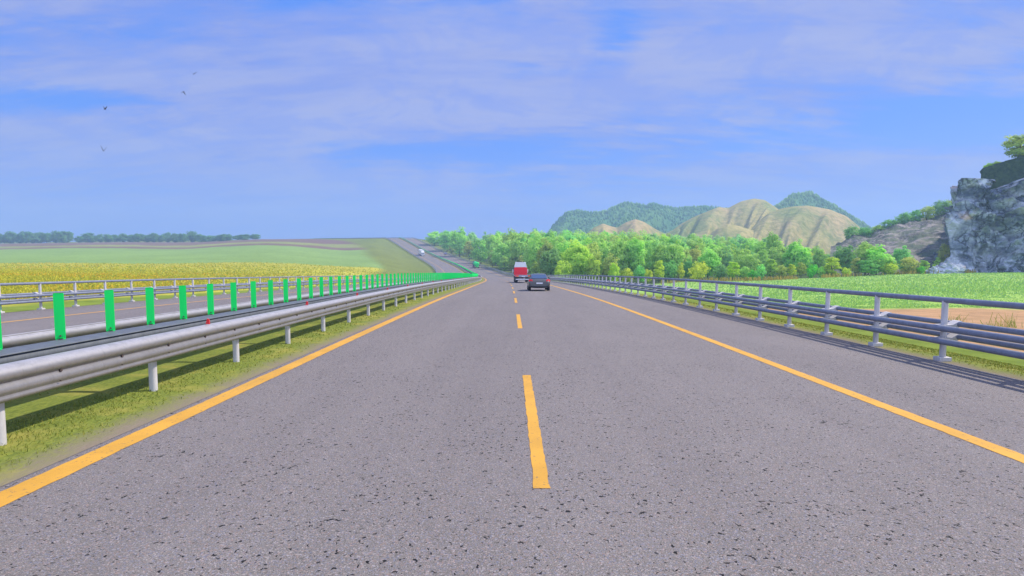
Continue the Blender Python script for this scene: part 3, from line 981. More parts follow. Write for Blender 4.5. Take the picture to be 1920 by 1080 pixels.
# ------------------------------------------------------------------ rocky slope and cliff
def rockmat(name, dark, mid, light, tan, sc, rot, moss=None):
    m, nt, out = newmat(name); h = NT(nt)
    p = h.pos()
    st = h.noise(h.pos((0.35, 0.35, 1.6), rot), sc, 7, 0.7, 0.8)
    n2 = h.noise(p, sc * 5, 6, 0.75, 0.4)
    n3 = h.noise(p, sc * 0.5, 3, 0.5, 1.0)
    c = h.mix(h.ramp(st, 0.36, 0.58), dark, mid)
    c = h.mix(h.math("MULTIPLY", h.ramp(st, 0.52, 0.68), 0.8), c, light)
    fine = h.noise(h.pos((1.0, 1.0, 0.32), rot), sc * 9, 6, 0.8, 0.5)
    c = h.mix(h.math("MULTIPLY", h.ramp(fine, 0.56, 0.64), 0.45), c, light)
    c = h.mix(h.math("MULTIPLY", h.ramp(n2, 0.46, 0.36), 0.85), c, dark)
    vo = h.n("TexVoronoi"); vo.feature = "DISTANCE_TO_EDGE"; vo.inputs["Scale"].default_value = sc * 2.2
    wv = h.n("VectorMath"); wv.operation = "ADD"; nv = h.n("TexNoise"); nv.inputs["Scale"].default_value = sc * 3; h.l(p, nv.inputs["Vector"])
    wm = h.n("VectorMath"); wm.operation = "SCALE"; wm.inputs[3].default_value = 0.5 / sc; h.l(nv.outputs["Color"], wm.inputs[0])
    h.l(h.pos((1, 1, 0.6), rot), wv.inputs[0]); h.l(wm.outputs[0], wv.inputs[1]); h.l(wv.outputs[0], vo.inputs["Vector"])
    c = h.mix(h.math("MULTIPLY", h.ramp(vo.outputs["Distance"], 0.09, 0.0), 0.9), c, tuple(x * .5 for x in dark))
    band = h.ramp(h.noise(h.pos((0.5, 0.5, 1.3), rot), sc * 0.45, 4, 0.6, 1.6), 0.58, 0.66)
    big = h.ramp(h.noise(h.pos((1, 1, 0.7), rot), sc * 0.55, 4, 0.6, 1.2), 0.46, 0.62)
    c = h.mix(h.math("MULTIPLY", big, 0.6), c, light)
    c = h.mix(h.math("MULTIPLY", band, 0.75), c, tan)
    if moss:
        c = h.mix(h.math("MULTIPLY", h.ramp(h.noise(h.pos((0.6, 0.6, 1.6), rot), sc * 1.3, 5, 0.7), 0.46, 0.58), 0.75), c, moss)
    hb = h.math("ADD", st, h.math("MULTIPLY", n2, 0.6))
    principled(h, out, c, 0.85, spec=0.25, bump=hb, bstr=0.9, bdist=0.8)
    return m


M["cliff"] = rockmat("cliff_rock", (0.06, 0.08, 0.13), (0.30, 0.345, 0.43), (0.82, 0.84, 0.89), (0.74, 0.48, 0.34), 0.13, (0.0, 0.6, 0.5))
M["slope"] = rockmat("slope_rock", (0.05, 0.06, 0.055), (0.14, 0.13, 0.12), (0.40, 0.345, 0.30), (0.25, 0.20, 0.16), 0.2, (0.0, -0.4, 0.3), (0.085, 0.12, 0.06))
_cr = np.array([(1560, 462), (1578, 455), (1600, 443), (1640, 431), (1700, 414), (1760, 398), (1800, 386), (1900, 362), (2000, 350)], float)
_crz = np.array([at(a, b, 262)[2] for a, b in _cr])


def slopef(P, D, x, y):
    g = ground(x, y)
    c = np.interp(P, _cr[:, 0], _crz)
    q = np.where(D < 262, (262 - D) / 84.0, (D - 262) / 120.0)
    z = -8 + (c + 8) * np.clip(1 - q, 0, 1) ** 0.9
    st = fbm2(x * 0.10 + z * 0.2, y * 0.16 - z * 0.35, 4, 5) - 0.5
    return np.where(q < 1, z + st * 5.0 * np.clip(z + 8, 0, 8) / 8, -12)


tag(height_patch("rocky_slope", np.arange(1556, 1990, 1.6), np.arange(172, 384, 1.6), slopef, M["slope"]), kind="structure")

sil = np.array([(318, 1799), (333, 1796), (345, 1793), (360, 1790), (380, 1787), (395, 1783), (401, 1775), (410, 1772), (420, 1775), (440, 1781), (460, 1785), (478, 1787), (488, 1783), (498, 1768), (506, 1752), (520, 1744)], float)
DC = 160.0
sil_z = np.array([at(0, a, DC)[2] for a, b in sil])[::-1]
sil_x = np.array([(b - 960) / F * DC for a, b in sil])[::-1]
top_px = np.array([(1700, 333), (1840, 334), (1847, 342), (1853, 357), (1880, 349), (1920, 332), (2000, 300), (2200, 285)], float)
NU, NVv = 560, 170


def cliff_xy(u, z):
    cx = np.interp(z, sil_z, sil_x)
    if u < 0.28:
        t = 1 - u / 0.28
        D = DC + 1.5 + 75 * t
        return cx * D / DC + 1.0 * t + 6 * t * t, D
    t = (u - 0.28) / 0.72
    return cx * (1 - min(1, t * 2.2)) + (sil_x.mean() + 1.5) * min(1, t * 2.2) + 92 * t, DC + 1.5 * (1 - min(1, 10 * t)) - 30 * t


def cliff_top(x, y):
    px = 960 + F * x / y
    return at(px, float(np.interp(px, top_px[:, 0], top_px[:, 1])), y if y < DC + 3 else DC + 3)[2]


def cliff():
    V = []; tops = []
    for a in range(NU):
        u = a / (NU - 1)
        x0, y0 = cliff_xy(u, 18.0)
        zt = cliff_top(x0, y0)
        for b in range(NVv):
            t = b / (NVv - 1); z = -9 + (zt + 9) * t
            x, y = cliff_xy(u, z)
            p = Vector((x, y, z))
            q = Vector((x * .05 + z * .03, y * .05, z * .035 - x * .02))
            d = (mnoise.ridged_multi_fractal(q * 1.6, 0.9, 2.1, 6, 1.0, 2.0) - 1.0) * 2.3
            d += mnoise.fractal(Vector((x * .22 + z * .1, y * .22, z * .14)), 0.8, 2.0, 5) * 0.9
            cell = mnoise.noise(Vector((round(x * .5 + z * .25) * 3.1, round(z * .33) * 2.7, 3.0)))
            d += cell * 0.4
            # angular facets: every cell of the rock is a plane with a tilt of its own
            for sc_, am_ in ((0.10, 3.0), (0.24, 1.5), (0.6, 0.5)):
                pv = Vector((x * sc_ + z * sc_ * .35, y * sc_, z * sc_ * 1.15 - x * sc_ * .25)) + mnoise.noise_vector(Vector((x, y, z)) * sc_ * .9) * 0.35
                cpt = mnoise.voronoi(pv)[1][0]
                rv = mnoise.cell_vector(cpt * 7.31)
                df = pv - cpt
                d += am_ * ((rv.x - .5) * 1.6 + 2.6 * (df.x * (rv.y - .5) + df.z * (rv.z - .35)))
            nx, ny = (-1, 0) if u < 0.24 else ((-0.32, -0.95) if u > 0.33 else (-0.8, -0.6))
            am = 0.45 if 0.2 < u < 0.32 else 1.0
            V.append((x + nx * d * am, y + ny * d * am, z + 0.4 * d * (1 - abs(2 * t - 1))))
        tops.append(len(V) - 1)
    # flat rock behind the rim
    base = len(V)
    for a in range(NU):
        p = V[a * NVv + NVv - 1]; u = a / (NU - 1)
        nx, ny = (1, -0.1) if u < 0.24 else ((0.32, 0.95) if u > 0.33 else (0.75, 0.65))
        V.append((p[0] + nx * 14, p[1] + ny * 14, p[2] + 0.3))
    V = np.array(V)
    i, j = np.meshgrid(np.arange(NU - 1), np.arange(NVv - 1), indexing="ij")
    Fq = np.stack([i * NVv + j, (i + 1) * NVv + j, (i + 1) * NVv + j + 1, i * NVv + j + 1], -1).reshape(-1, 4)
    k = np.arange(NU - 1)
    F2 = np.stack([k * NVv + NVv - 1, (k + 1) * NVv + NVv - 1, base + k + 1, base + k], -1)
    return V, np.concatenate([Fq, F2])


V, Fq = cliff()
tag(link("cliff", np_mesh("cliff", V, Fq, M["cliff"], False)), kind="structure")


def bankmat():
    m, nt, out = newmat("dark_scrub"); h = NT(nt)
    n = h.noise(h.pos(), 1.2, 5, 0.7)
    principled(h, out, h.mix(h.ramp(n, 0.35, 0.65), (0.020, 0.042, 0.026), (0.055, 0.09, 0.045)), 0.95, spec=0.05, bump=n, bstr=1.0, bdist=0.5)
    return m


def bank():
    us = np.linspace(0.0, 1.0, 90); rows = []
    for u in us:
        px = 1839 + u * 420
        D = DC + 3.5 - 0.33 * (px - 1839) / F * DC
        yb = np.interp(px, top_px[:, 0], top_px[:, 1]) + 14
        yt = np.interp(px, [1839, 1845, 1920, 2000, 2260], [321, 314, 291, 268, 240])
        b_ = at(px, yb, D); t_ = at(px, yt, D + 2.2)
        row = []
        for k in range(8):
            q = k / 7; p = b_ * (1 - q) + t_ * q
            row.append((p[0] + random.gauss(0, .10), p[1] + random.gauss(0, .22), p[2] + (random.gauss(0, .10) if k < 7 else random.gauss(0, .05))))
        tp = at(px, yt, D + 2.2)
        row.append((tp[0] * (tp[1] + 9) / tp[1] + .5, tp[1] + 9, tp[2] + 0.2)); row.append((tp[0] * (tp[1] + 38) / tp[1] + 1, tp[1] + 38, tp[2] - 0.5))
        rows.append(row)
    # close the left end
    e = [(x * (y + 30) / y + 2.5, y + 30, z) for x, y, z in rows[0]]
    rows = [e] + rows
    n, m = len(rows), len(rows[0])
    V = np.array(rows).reshape(-1, 3)
    i, j = np.meshgrid(np.arange(n - 1), np.arange(m - 1), indexing="ij")
    return V, np.stack([i * m + j, (i + 1) * m + j, (i + 1) * m + j + 1, i * m + j + 1], -1).reshape(-1, 4)


V, Fq = bank()
tag(link("scrub_bank", np_mesh("scrub_bank", V, Fq, bankmat(), True)), kind="structure")


def boulder_mesh(name, seed, r):
    bm = bmesh.new(); bmesh.ops.create_icosphere(bm, subdivisions=4, radius=1)
    for v in bm.verts:
        d = 1 + 0.35 * mnoise.fractal(v.co * 1.3 + Vector((seed, 0, 0)), .9, 2, 4) + 0.2 * mnoise.cell(v.co * 2.2 + Vector((seed, 1, 0)))
        v.co = Vector((v.co.x * r[0] * d, v.co.y * r[1] * d, v.co.z * r[2] * d))
    me = bpy.data.meshes.new(name); bm.to_mesh(me); bm.free(); me.materials.append(M["cliff"]); return me


for px, py, D, r, lab in ((1752, 508, 148, (1.9, 1.6, 1.1), "low jagged grey boulder at the foot of the cliff, nearest the trees"),
                          (1766, 505, 149, (1.6, 1.5, 1.6), "pale speckled boulder between two yellow bushes at the cliff foot"),
                          (1786, 505, 147, (2.6, 1.8, 1.7), "large grey boulder leaning against the left corner of the cliff")):
    p = at(px, py, D); o = link("boulder", boulder_mesh("boulder", px, r), None, (p[0], D, gz(p[0], D) + r[2] * .45))
    tag(o, lab, "boulder")

# ------------------------------------------------------------------ trees
def crown_mesh(name, c, rad, nclump, nleaf, clr, lsz, seed, taper=0.0, holes=0.0):
    r = np.random.default_rng(seed)
    u = r.normal(0, 1, (nclump, 3)); u /= np.linalg.norm(u, axis=1)[:, None]
    k = r.uniform(0.45, 1.0, nclump) ** 0.6
    lob = 1 + 0.20 * np.sin(u[:, 0] * 4 + seed) * np.cos(u[:, 1] * 5 - seed) + 0.10 * r.normal(0, 1, nclump)
    lob = np.clip(lob, 0.7, 1.06)
    cc = u * (k * lob)[:, None] * np.array(rad)
    tz = cc[:, 2] / rad[2]
    cc[:, :2] *= (1 - taper * np.clip(tz, -0.3, 1))[:, None]
    cc += np.array(c)
    n = nclump * nleaf
    d = r.normal(0, 1, (n, 3)); d /= np.linalg.norm(d, axis=1)[:, None]
    sz = clr * r.uniform(0.7, 1.35, nclump)
    P = np.repeat(cc, nleaf, 0) + d * (np.repeat(sz, nleaf) * r.uniform(0.5, 1.0, n))[:, None] * np.array((1.15, 1.15, 0.8))
    # leaf sprays face outward and up
    nrm = d * 0.7 + np.repeat(u, nleaf, 0) * 0.5 + np.array((0, 0, 0.45)) + r.normal(0, 0.35, (n, 3))
    nrm /= np.linalg.norm(nrm, axis=1)[:, None]
    a = np.cross(nrm, r.normal(0, 1, (n, 3))); a /= np.linalg.norm(a, axis=1)[:, None]
    b = np.cross(nrm, a)
    s = lsz * r.uniform(0.6, 1.3, n)[:, None]
    V = np.stack([P - a * s, P - b * s * .55, P + a * s, P + b * s * .55], 1).reshape(-1, 3)
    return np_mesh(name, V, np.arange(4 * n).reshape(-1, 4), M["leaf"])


def trunk_mesh(name, h0, r0, seed, limbs=5, spread=0.25):
    rr = random.Random(seed); b = MB()
    pts = [(0, 0, -0.04)] + [(rr.gauss(0, .012), rr.gauss(0, .012), h0 * k / 4) for k in range(1, 5)]
    for i in range(4):
        b.cyl(pts[i], pts[i + 1], r0 * (1 - i * .18), r0 * (1 - (i + 1) * .18), n=7, caps=False)
    for k in range(limbs):
        z = h0 * rr.uniform(.35, .95); a = rr.uniform(0, 6.28); L_ = spread * rr.uniform(.6, 1)
        b.cyl((0, 0, z), (math.cos(a) * L_, math.sin(a) * L_, z + L_ * rr.uniform(.5, 1.1)), r0 * .4, r0 * .12, n=5, caps=False)
    return b.mesh(name, M["bark"])


CR = {"round": [crown_mesh("crown", (0, 0, .54), (.34, .34, .43), 78, 44, .105, .036, 100 + k) for k in range(5)],
      "slender": [crown_mesh("crown", (0, 0, .53), (.17, .17, .44), 44, 40, .075, .028, 200 + k, taper=.45) for k in range(4)],
      "bush": [crown_mesh("crown", (0, 0, .48), (.46, .46, .42), 34, 40, .16, .055, 300 + k) for k in range(3)],
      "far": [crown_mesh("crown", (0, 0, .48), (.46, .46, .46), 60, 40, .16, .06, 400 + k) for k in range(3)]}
TK = {"round": [trunk_mesh("trunk", .62, .022, 1), trunk_mesh("trunk", .6, .025, 2)], "slender": [trunk_mesh("trunk", .75, .014, 3, 6, .14)],
      "bush": [trunk_mesh("trunk", .4, .03, 4, 6, .3)], "far": [trunk_mesh("trunk", .5, .03, 5)]}
COLR = {"bright": (0.60, 0.90, 0.15), "mid": (0.50, 0.85, 0.23), "dark": (0.27, 0.58, 0.20), "yellow": (0.66, 0.86, 0.11), "olive": (0.52, 0.70, 0.19),
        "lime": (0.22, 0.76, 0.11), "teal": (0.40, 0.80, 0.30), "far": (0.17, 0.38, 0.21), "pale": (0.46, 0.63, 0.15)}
_tc = [0]


def tree(px, ytop, D, wpx, kind, colr, label, name="tree", cat="tree", group=None, base=None, jit=0.12):
    """a tree whose crown top is seen at (px, ytop), wpx photo pixels wide, D metres ahead"""
    if base is None and px < 1060:          # keep clear of the road: step back until behind the fence
        while 220 < D < 720 and road_coords(np.array([at(px, ytop, D)[0]]), np.array([D]))[1][0] < 13.5: D += 6
    p = at(px, ytop, D)
    g = gz(p[0], D) if base is None else base
    h = max(p[2] - g, 0.8) / (0.99 if kind != "bush" else 0.95)
    wid = {"round": .78, "slender": .42, "bush": 1.1, "far": .95}[kind]
    w = (wpx / F * D) / wid if wpx else h
    k = _tc[0]; _tc[0] += 1
    rt = empty(name, (p[0], D, g), (0, 0, random.uniform(0, 6.28)))
    rt.scale = (w, w, h)
    tag(rt, label, cat, group)
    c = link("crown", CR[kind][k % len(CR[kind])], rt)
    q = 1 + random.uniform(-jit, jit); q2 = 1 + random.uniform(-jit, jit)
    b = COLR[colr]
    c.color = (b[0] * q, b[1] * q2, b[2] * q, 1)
    link("trunk", TK[kind][k % len(TK[kind])], rt)
    return rt


TREES = [
    (1033, 466, 178, 44, "round", "dark", "dark green broad tree just right of the dark car"),
    (1080, 453, 172, 62, "round", "bright", "tallest bright lime tree of the front row, behind the start of the right fence"),
    (1057, 487, 166, 34, "bush", "bright", "low bright green tree at the left foot of the tallest lime tree", ),
    (1113, 477, 168, 30, "round", "bright", "small round bright tree directly right of the tallest lime tree"),
    (1003, 487, 205, 18, "slender", "pale", "slim pale yellow tree between the red truck and the dark car"),
    (1046, 494, 160, 13, "slender", "yellow", "thin yellow sapling in front of the dark green tree by the car"),
    (1145, 478, 170, 34, "round", "olive", "olive brownish tree right of the small round bright tree"),
    (1152, 492, 162, 26, "bush", "yellow", "yellow-green bush at the foot of the olive brownish tree"),
    (1176, 502, 160, 26, "bush", "yellow", "low yellow bush between the olive tree and a bluish bush"),
    (1200, 496, 166, 27, "bush", "teal", "rounded bluish green bush left of the bright yellow tree"),
    (1216, 504, 158, 18, "bush", "yellow", "small yellow bush hugging the left of the bright yellow tree"),
    (1236, 485, 160, 24, "slender", "yellow", "bright yellow tree in front of the big dark spreading tree"),
    (1262, 449, 176, 50, "round", "mid", "big spreading deep green tree standing above the yellow saplings"),
    (1255, 487, 168, 40, "bush", "dark", "dark undergrowth tree below the big spreading green tree"),
    (1277, 492, 158, 14, "slender", "yellow", "thin yellow sapling right of the big spreading tree"),
    (1310, 489, 158, 38, "bush", "yellow", "wide yellow bush tree in the middle of the front row"),
    (1329, 466, 172, 44, "round", "mid", "mid green tree above and right of the wide yellow bush tree"),
    (1293, 484, 168, 26, "round", "dark", "shadowy dark tree left of the wide yellow bush tree"),
    (1352, 495, 162, 30, "bush", "dark", "dark bush between two yellow bush trees"),
    (1375, 488, 156, 28, "slender", "yellow", "yellow tree with pointed top right of the dark bush"),
    (1396, 499, 156, 24, "bush", "mid", "small green bush right of the pointed yellow tree"),
    (1411, 505, 153, 20, "bush", "lime", "small vivid green bush at the field edge"),
    (1400, 470, 172, 44, "round", "mid", "dense green tree behind the small vivid bush"),
    (1447, 483, 152, 30, "slender", "olive", "olive pointed tree left of two yellow saplings"),
    (1449, 434, 212, 36, "round", "mid", "tall green tree rising against the brown hill"),
    (1427, 495, 150, 22, "bush", "teal", "bluish bush beside the olive pointed tree"),
    (1467, 496, 150, 22, "bush", "olive", "rounded olive bush right of the olive pointed tree"),
    (1485, 493, 149, 18, "slender", "yellow", "yellow sapling left of a dark slim tree"),
    (1492, 451, 190, 48, "round", "mid", "broad green tree under the front brown hill"),
    (1503, 489, 152, 20, "slender", "olive", "dark olive slim tree at the field edge"),
    (1523, 494, 149, 24, "bush", "lime", "fresh green bush in the middle of the field edge"),
    (1540, 499, 148, 16, "bush", "mid", "narrow green bush left of the speckled yellow tree"),
    (1560, 478, 148, 34, "slender", "yellow", "speckled yellow olive tree, the largest of the yellow ones"),
    (1587, 458, 168, 44, "round", "dark", "dark green tree behind the speckled yellow tree"),
    (1587, 501, 147, 18, "bush", "yellow", "small yellow bush left of the massive green tree"),
    (1625, 453, 156, 44, "round", "mid", "upper left crown of the massive green clump before the rocky slope"),
    (1645, 461, 152, 50, "round", "mid", "massive bright green tree in front of the rocky slope"),
    (1628, 484, 148, 44, "round", "dark", "deep green lower tree of the massive green clump"),
    (1658, 474, 150, 40, "round", "mid", "right hand rounded tree of the massive green clump"),
    (1606, 481, 149, 22, "slender", "olive", "olive sapling on the left side of the massive green clump"),
    (1670, 490, 148, 32, "bush", "yellow", "yellow speckled bush right of the massive green clump"),
    (1706, 481, 149, 38, "bush", "olive", "large yellow-green rounded bush near the cliff"),
    (1695, 460, 176, 38, "round", "teal", "rounded bluish green tree seen against the rocky slope"),
    (1733, 486, 150, 20, "slender", "olive", "last slim yellow-green tree before the cliff"),
    (1727, 499, 147, 18, "bush", "lime", "tiny vivid green bush near the foot of the cliff"),
    (1776, 457, 172, 30, "round", "olive", "dark yellow tree in the nook beside the cliff"),
    (1758, 482, 158, 15, "slender", "olive", "small olive sapling left of the nook by the cliff"),
    (1752, 495, 150, 13, "slender", "yellow", "tiny yellow sapling behind the low jagged boulder"),
    (1780, 491, 152, 18, "bush", "yellow", "yellow bush leaning on the large boulder by the cliff"),
    # along the far road
    (815, 433, 520, 36, "round", "mid", "first tree of the forest at its left end beside the far road"),
    (838, 432, 505, 34, "round", "mid", "second tree from the left end of the forest"),
    (862, 428, 470, 42, "round", "mid", "tall green tree above the slim yellow tree on the far road"),
    (847, 458, 450, 16, "slender", "olive", "slim olive tree at the edge of the far road"),
    (880, 448, 385, 26, "slender", "pale", "tall pale yellow tree beside the far road, left of the green tanker"),
    (901, 447, 370, 40, "round", "mid", "green tree right behind the green tanker"),
    (924, 467, 330, 20, "slender", "olive", "slim olive tree right of the green tanker"),
    (945, 478, 300, 22, "slender", "olive", "olive tree at the road fence left of the red truck"),
    (963, 476, 285, 22, "slender", "pale", "pale yellow tree directly above the red truck"),
    (978, 478, 270, 22, "slender", "olive", "olive tree rising behind the right side of the red truck"),
    (943, 455, 330, 44, "round", "mid", "leafy green tree above the olive trees by the road"),
    (960, 447, 340, 46, "round", "mid", "leafy green tree high above the red truck"),
]
for t in TREES:
    nm = {"round": "broadleaf_tree", "slender": "slender_tree", "bush": "bush"}[t[4]]
    tree(*t[:7], name=nm, cat="bush" if t[4] == "bush" else "tree")

# the dense forest behind: individual trees, filled row by row
fr = random.Random(99)
cnt = 0
for (d0, d1, n) in ((185, 225, 34), (225, 280, 52), (280, 350, 60), (350, 440, 55), (440, 560, 48)):
    for q in range(n):
        D = fr.uniform(d0, d1)
        pl = float(np.interp(D, [185, 250, 300, 350, 400, 450, 500, 560], [1020, 985, 960, 930, 905, 880, 865, 845]))
        pr_ = float(np.interp(D, [185, 260, 350, 560], [1590, 1560, 1480, 1400]))
        px = pl + (pr_ - pl) * ((q + fr.random()) / n)
        ct = float(np.interp(px, [800, 870, 960, 1050, 1150, 1250, 1330, 1440, 1500, 1600], [433, 430, 432, 431, 433, 436, 441, 445, 452, 460]))
        yt = ct + fr.uniform(-1, 9) + (fr.uniform(2, 22) if D < 280 else 0)
        x = at(px, yt, D)
        s_, o_ = road_coords(np.array([x[0]]), np.array([D]))
        if o_[0] < 17: continue
        h = x[2] - gz(x[0], D)
        wpx = min(46, max(20, h * 0.62 / D * F)) * fr.uniform(.8, 1.15)
        c = fr.choices(["mid", "teal", "bright", "olive", "dark"], [50, 20, 14, 10, 6])[0]
        tree(px, yt, D, wpx, "round", c, {"mid": "leafy mid green tree inside the dense forest", "teal": "bluish green tree inside the dense forest", "bright": "light green tree inside the dense forest",
             "olive": "olive tinted tree inside the dense forest", "dark": "deep green tree inside the dense forest"}[c], name="forest_tree", group="trees of the dense forest")
        cnt += 1

# far tree line on the left horizon
fr = random.Random(5)
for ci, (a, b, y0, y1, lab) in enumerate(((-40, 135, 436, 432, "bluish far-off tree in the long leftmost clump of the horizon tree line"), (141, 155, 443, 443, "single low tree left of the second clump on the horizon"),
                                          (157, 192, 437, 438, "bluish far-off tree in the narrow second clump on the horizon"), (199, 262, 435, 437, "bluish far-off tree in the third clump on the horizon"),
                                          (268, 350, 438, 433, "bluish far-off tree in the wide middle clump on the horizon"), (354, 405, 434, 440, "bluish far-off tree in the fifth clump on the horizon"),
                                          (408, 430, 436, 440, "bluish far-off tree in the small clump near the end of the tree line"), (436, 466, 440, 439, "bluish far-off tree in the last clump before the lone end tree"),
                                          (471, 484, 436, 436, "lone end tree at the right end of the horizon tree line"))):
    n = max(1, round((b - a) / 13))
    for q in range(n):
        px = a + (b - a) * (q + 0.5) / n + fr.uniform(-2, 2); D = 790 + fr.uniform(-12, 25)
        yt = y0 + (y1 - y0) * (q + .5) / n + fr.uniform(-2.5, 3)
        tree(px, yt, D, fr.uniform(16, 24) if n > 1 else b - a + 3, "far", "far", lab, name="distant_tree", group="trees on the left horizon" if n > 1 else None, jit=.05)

# bushes along the crest of the rocky slope and on the cliff
for px, yt, w, k, c, lab in ((1597, 424, 30, "bush", "dark", "dark bush at the lower left end of the rocky crest"), (1622, 425, 28, "bush", "dark", "round dark bush in the dip of the skyline"),
                             (1647, 421, 26, "bush", "olive", "low olive bush right of the dip in the skyline"), (1668, 411, 34, "bush", "dark", "broad olive bush on the rocky crest"),
                             (1697, 397, 32, "bush", "dark", "tall green bush on the middle of the rocky crest"), (1717, 393, 26, "bush", "dark", "green bush right of the tall one on the crest"),
                             (1739, 386, 32, "bush", "olive", "yellowish bush high on the rocky crest"), (1765, 374, 34, "bush", "dark", "highest bush on the crest, close to the cliff"),
                             (1788, 372, 26, "bush", "olive", "bush half hidden behind the cliff corner")):
    p = at(px, yt, 258); zb = float(np.interp(px, _cr[:, 0], _crz)) - 2.2
    tree(px, yt, 258, w, k, c, lab, name="bush", cat="bush", base=zb)
tree(1914, 249, 164, 52, "round", "olive", "light green tree standing on top of the cliff", name="broadleaf_tree", base=at(1914, 300, 164)[2])
tree(1856, 305, 166, 22, "bush", "olive", "low bush peeping over the dark bank on the cliff", name="bush", cat="bush", base=at(1856, 318, 166)[2])
tree(1870, 302, 167, 18, "bush", "pale", "pale bush right of the low one on the cliff bank", name="bush", cat="bush", base=at(1870, 314, 167)[2])

# weeds on the bare soil by the right fence
def weed(px, py, D, n, h, label):
    r = np.random.default_rng(int(px)); p = at(px, py, D); g = gz(p[0], D)
    P = np.stack([r.normal(0, .25, n), r.normal(0, .2, n), np.zeros(n) - .02], 1)
    col = np.where(r.uniform(0, 1, n)[:, None] < .5, np.array((.48, .40, .12)), np.array((.30, .36, .08)))
    V, Fq, C = blades(P, n, r.uniform(.4, 1, n) * h, r.uniform(.015, .035, n), np.full(n, .16), col, seed=int(px))
    o = link("weed", np_mesh("weed", V, Fq, bpy.data.materials["crop_leaves"], col=C), None, (p[0], D, g))
    tag(o, label, "weed")


weed(1788, 606, 22.5, 36, .42, "low yellowish weeds on the bare soil left of the last fence post")
weed(1893, 610, 20.5, 45, .6, "tall weed clump on the bare soil behind the fence at the picture edge")
weed(1848, 616, 20.5, 30, .3, "short sparse weeds between the two larger weed clumps")
for px, py, D, n, lab in ((75, 572, 27, 130, "leafy green weed clump behind the second left fence post"), (172, 566, 30, 110, "bright weed clump just behind the left rail fence")):
    weed(px, py, D, n, .6, lab)

# ------------------------------------------------------------------ vehicles
def paint(name, col, rough=0.3, metal=0.0, coat=0.6):
    m, nt, out = newmat(name); h = NT(nt)
    f = h.noise(h.pos(src="obj"), 3, 4)
    b = principled(h, out, h.mix(f, col, tuple(c * 0.82 for c in col)), h.math("ADD", rough, h.math("MULTIPLY", f, 0.12)), metal, 0.5)
    b.inputs["Coat Weight"].default_value = coat; b.inputs["Coat Roughness"].default_value = 0.08
    return m


M["car_grey"] = paint("dark_grey_car_paint", (0.10, 0.095, 0.085), 0.4, 0.2)
M["blue_car"] = paint("blue_car_paint", (0.10, 0.11, 0.32))
M["truck_red"] = paint("red_truck_paint", (0.97, 0.008, 0.025), 0.6, 0, 0.0)
M["truck_white"] = paint("white_truck_paint", (0.80, 0.78, 0.74), 0.4, 0, 0.3)
M["tank_green"] = paint("green_tank_paint", (0.01, 0.85, 0.17), 0.6, 0, 0.0)
M["cab_dark"] = paint("dark_purple_cab_paint", (0.10, 0.08, 0.17), 0.4)
M["glass"] = simple("tinted_glass", (0.05, 0.09, 0.17), 0.08, var=0.0, spec=0.8)
M["rubber"] = simple("rubber", (0.016, 0.016, 0.017), 0.85, vscale=20)
M["black"] = simple("black_plastic", (0.02, 0.02, 0.022), 0.6)
M["rim"] = simple("alloy", (0.42, 0.42, 0.44), 0.35, 0.8)
M["tail"] = simple("red_lamp", (0.95, 0.02, 0.03), 0.4, var=0.03, spec=0.2)
M["amber"] = simple("amber_lamp", (0.9, 0.30, 0.02), 0.25, var=0.05)
M["plate"] = simple("plate_white", (0.82, 0.80, 0.80), 0.5, var=0.03)
M["chassis"] = simple("chassis_steel", (0.10, 0.10, 0.11), 0.6, 0.4)
M["deck"] = simple("grey_deck", (0.42, 0.42, 0.46), 0.55, 0.3)


def sring(y, w, zb, zt, n=24, e=3.6):
    """rounded-rectangle cross-section at station y"""
    out = []
    zc, hz = (zb + zt) / 2, (zt - zb) / 2
    for i in range(n):
        t = 2 * math.pi * (i + .5) / n; c, s = math.cos(t), math.sin(t)
        out.append((w * math.copysign(abs(c) ** (2 / e), c), y, zc + hz * math.copysign(abs(s) ** (2 / e), s)))
    return out


_wheel = {}
def wheel(parent, x, y, r, w):
    key = (round(r, 3), round(w, 3))
    if key not in _wheel:
        b = MB(); b.torus((0, 0, 0), (1, 0, 0), r - .28 * r, .28 * r, 22, 8)
        b.cyl((-w / 2, 0, 0), (w / 2, 0, 0), r * .93, n=22)
        t = b.mesh("tyre", M["rubber"])
        c = MB(); c.cyl((-w * .52, 0, 0), (w * .52, 0, 0), r * .60, n=18)
        for k in range(5):
            a = k * 1.2566; c.box(-w * .54, w * .54, math.cos(a) * r * .3 - .03, math.cos(a) * r * .3 + .03, math.sin(a) * r * .3 - .03, math.sin(a) * r * .3 + .03)
        _wheel[key] = (t, c.mesh("rim", M["rim"]))
    e = empty("wheel", (x, y, r)); e.parent = parent
    link("tyre", _wheel[key][0], e); link("rim", _wheel[key][1], e)


def on_road(name, s, o, label, cat, oncoming=False):
    p = rp(s, o, 0.005)
    sl = float(np.interp(s, SS, _g))
    e = empty(name, tuple(p), (0, 0, 0))
    e.rotation_euler = (math.atan(sl) * (-1 if oncoming else 1), 0, heading(s) + (math.pi if oncoming else 0))
    return tag(e, label, cat)


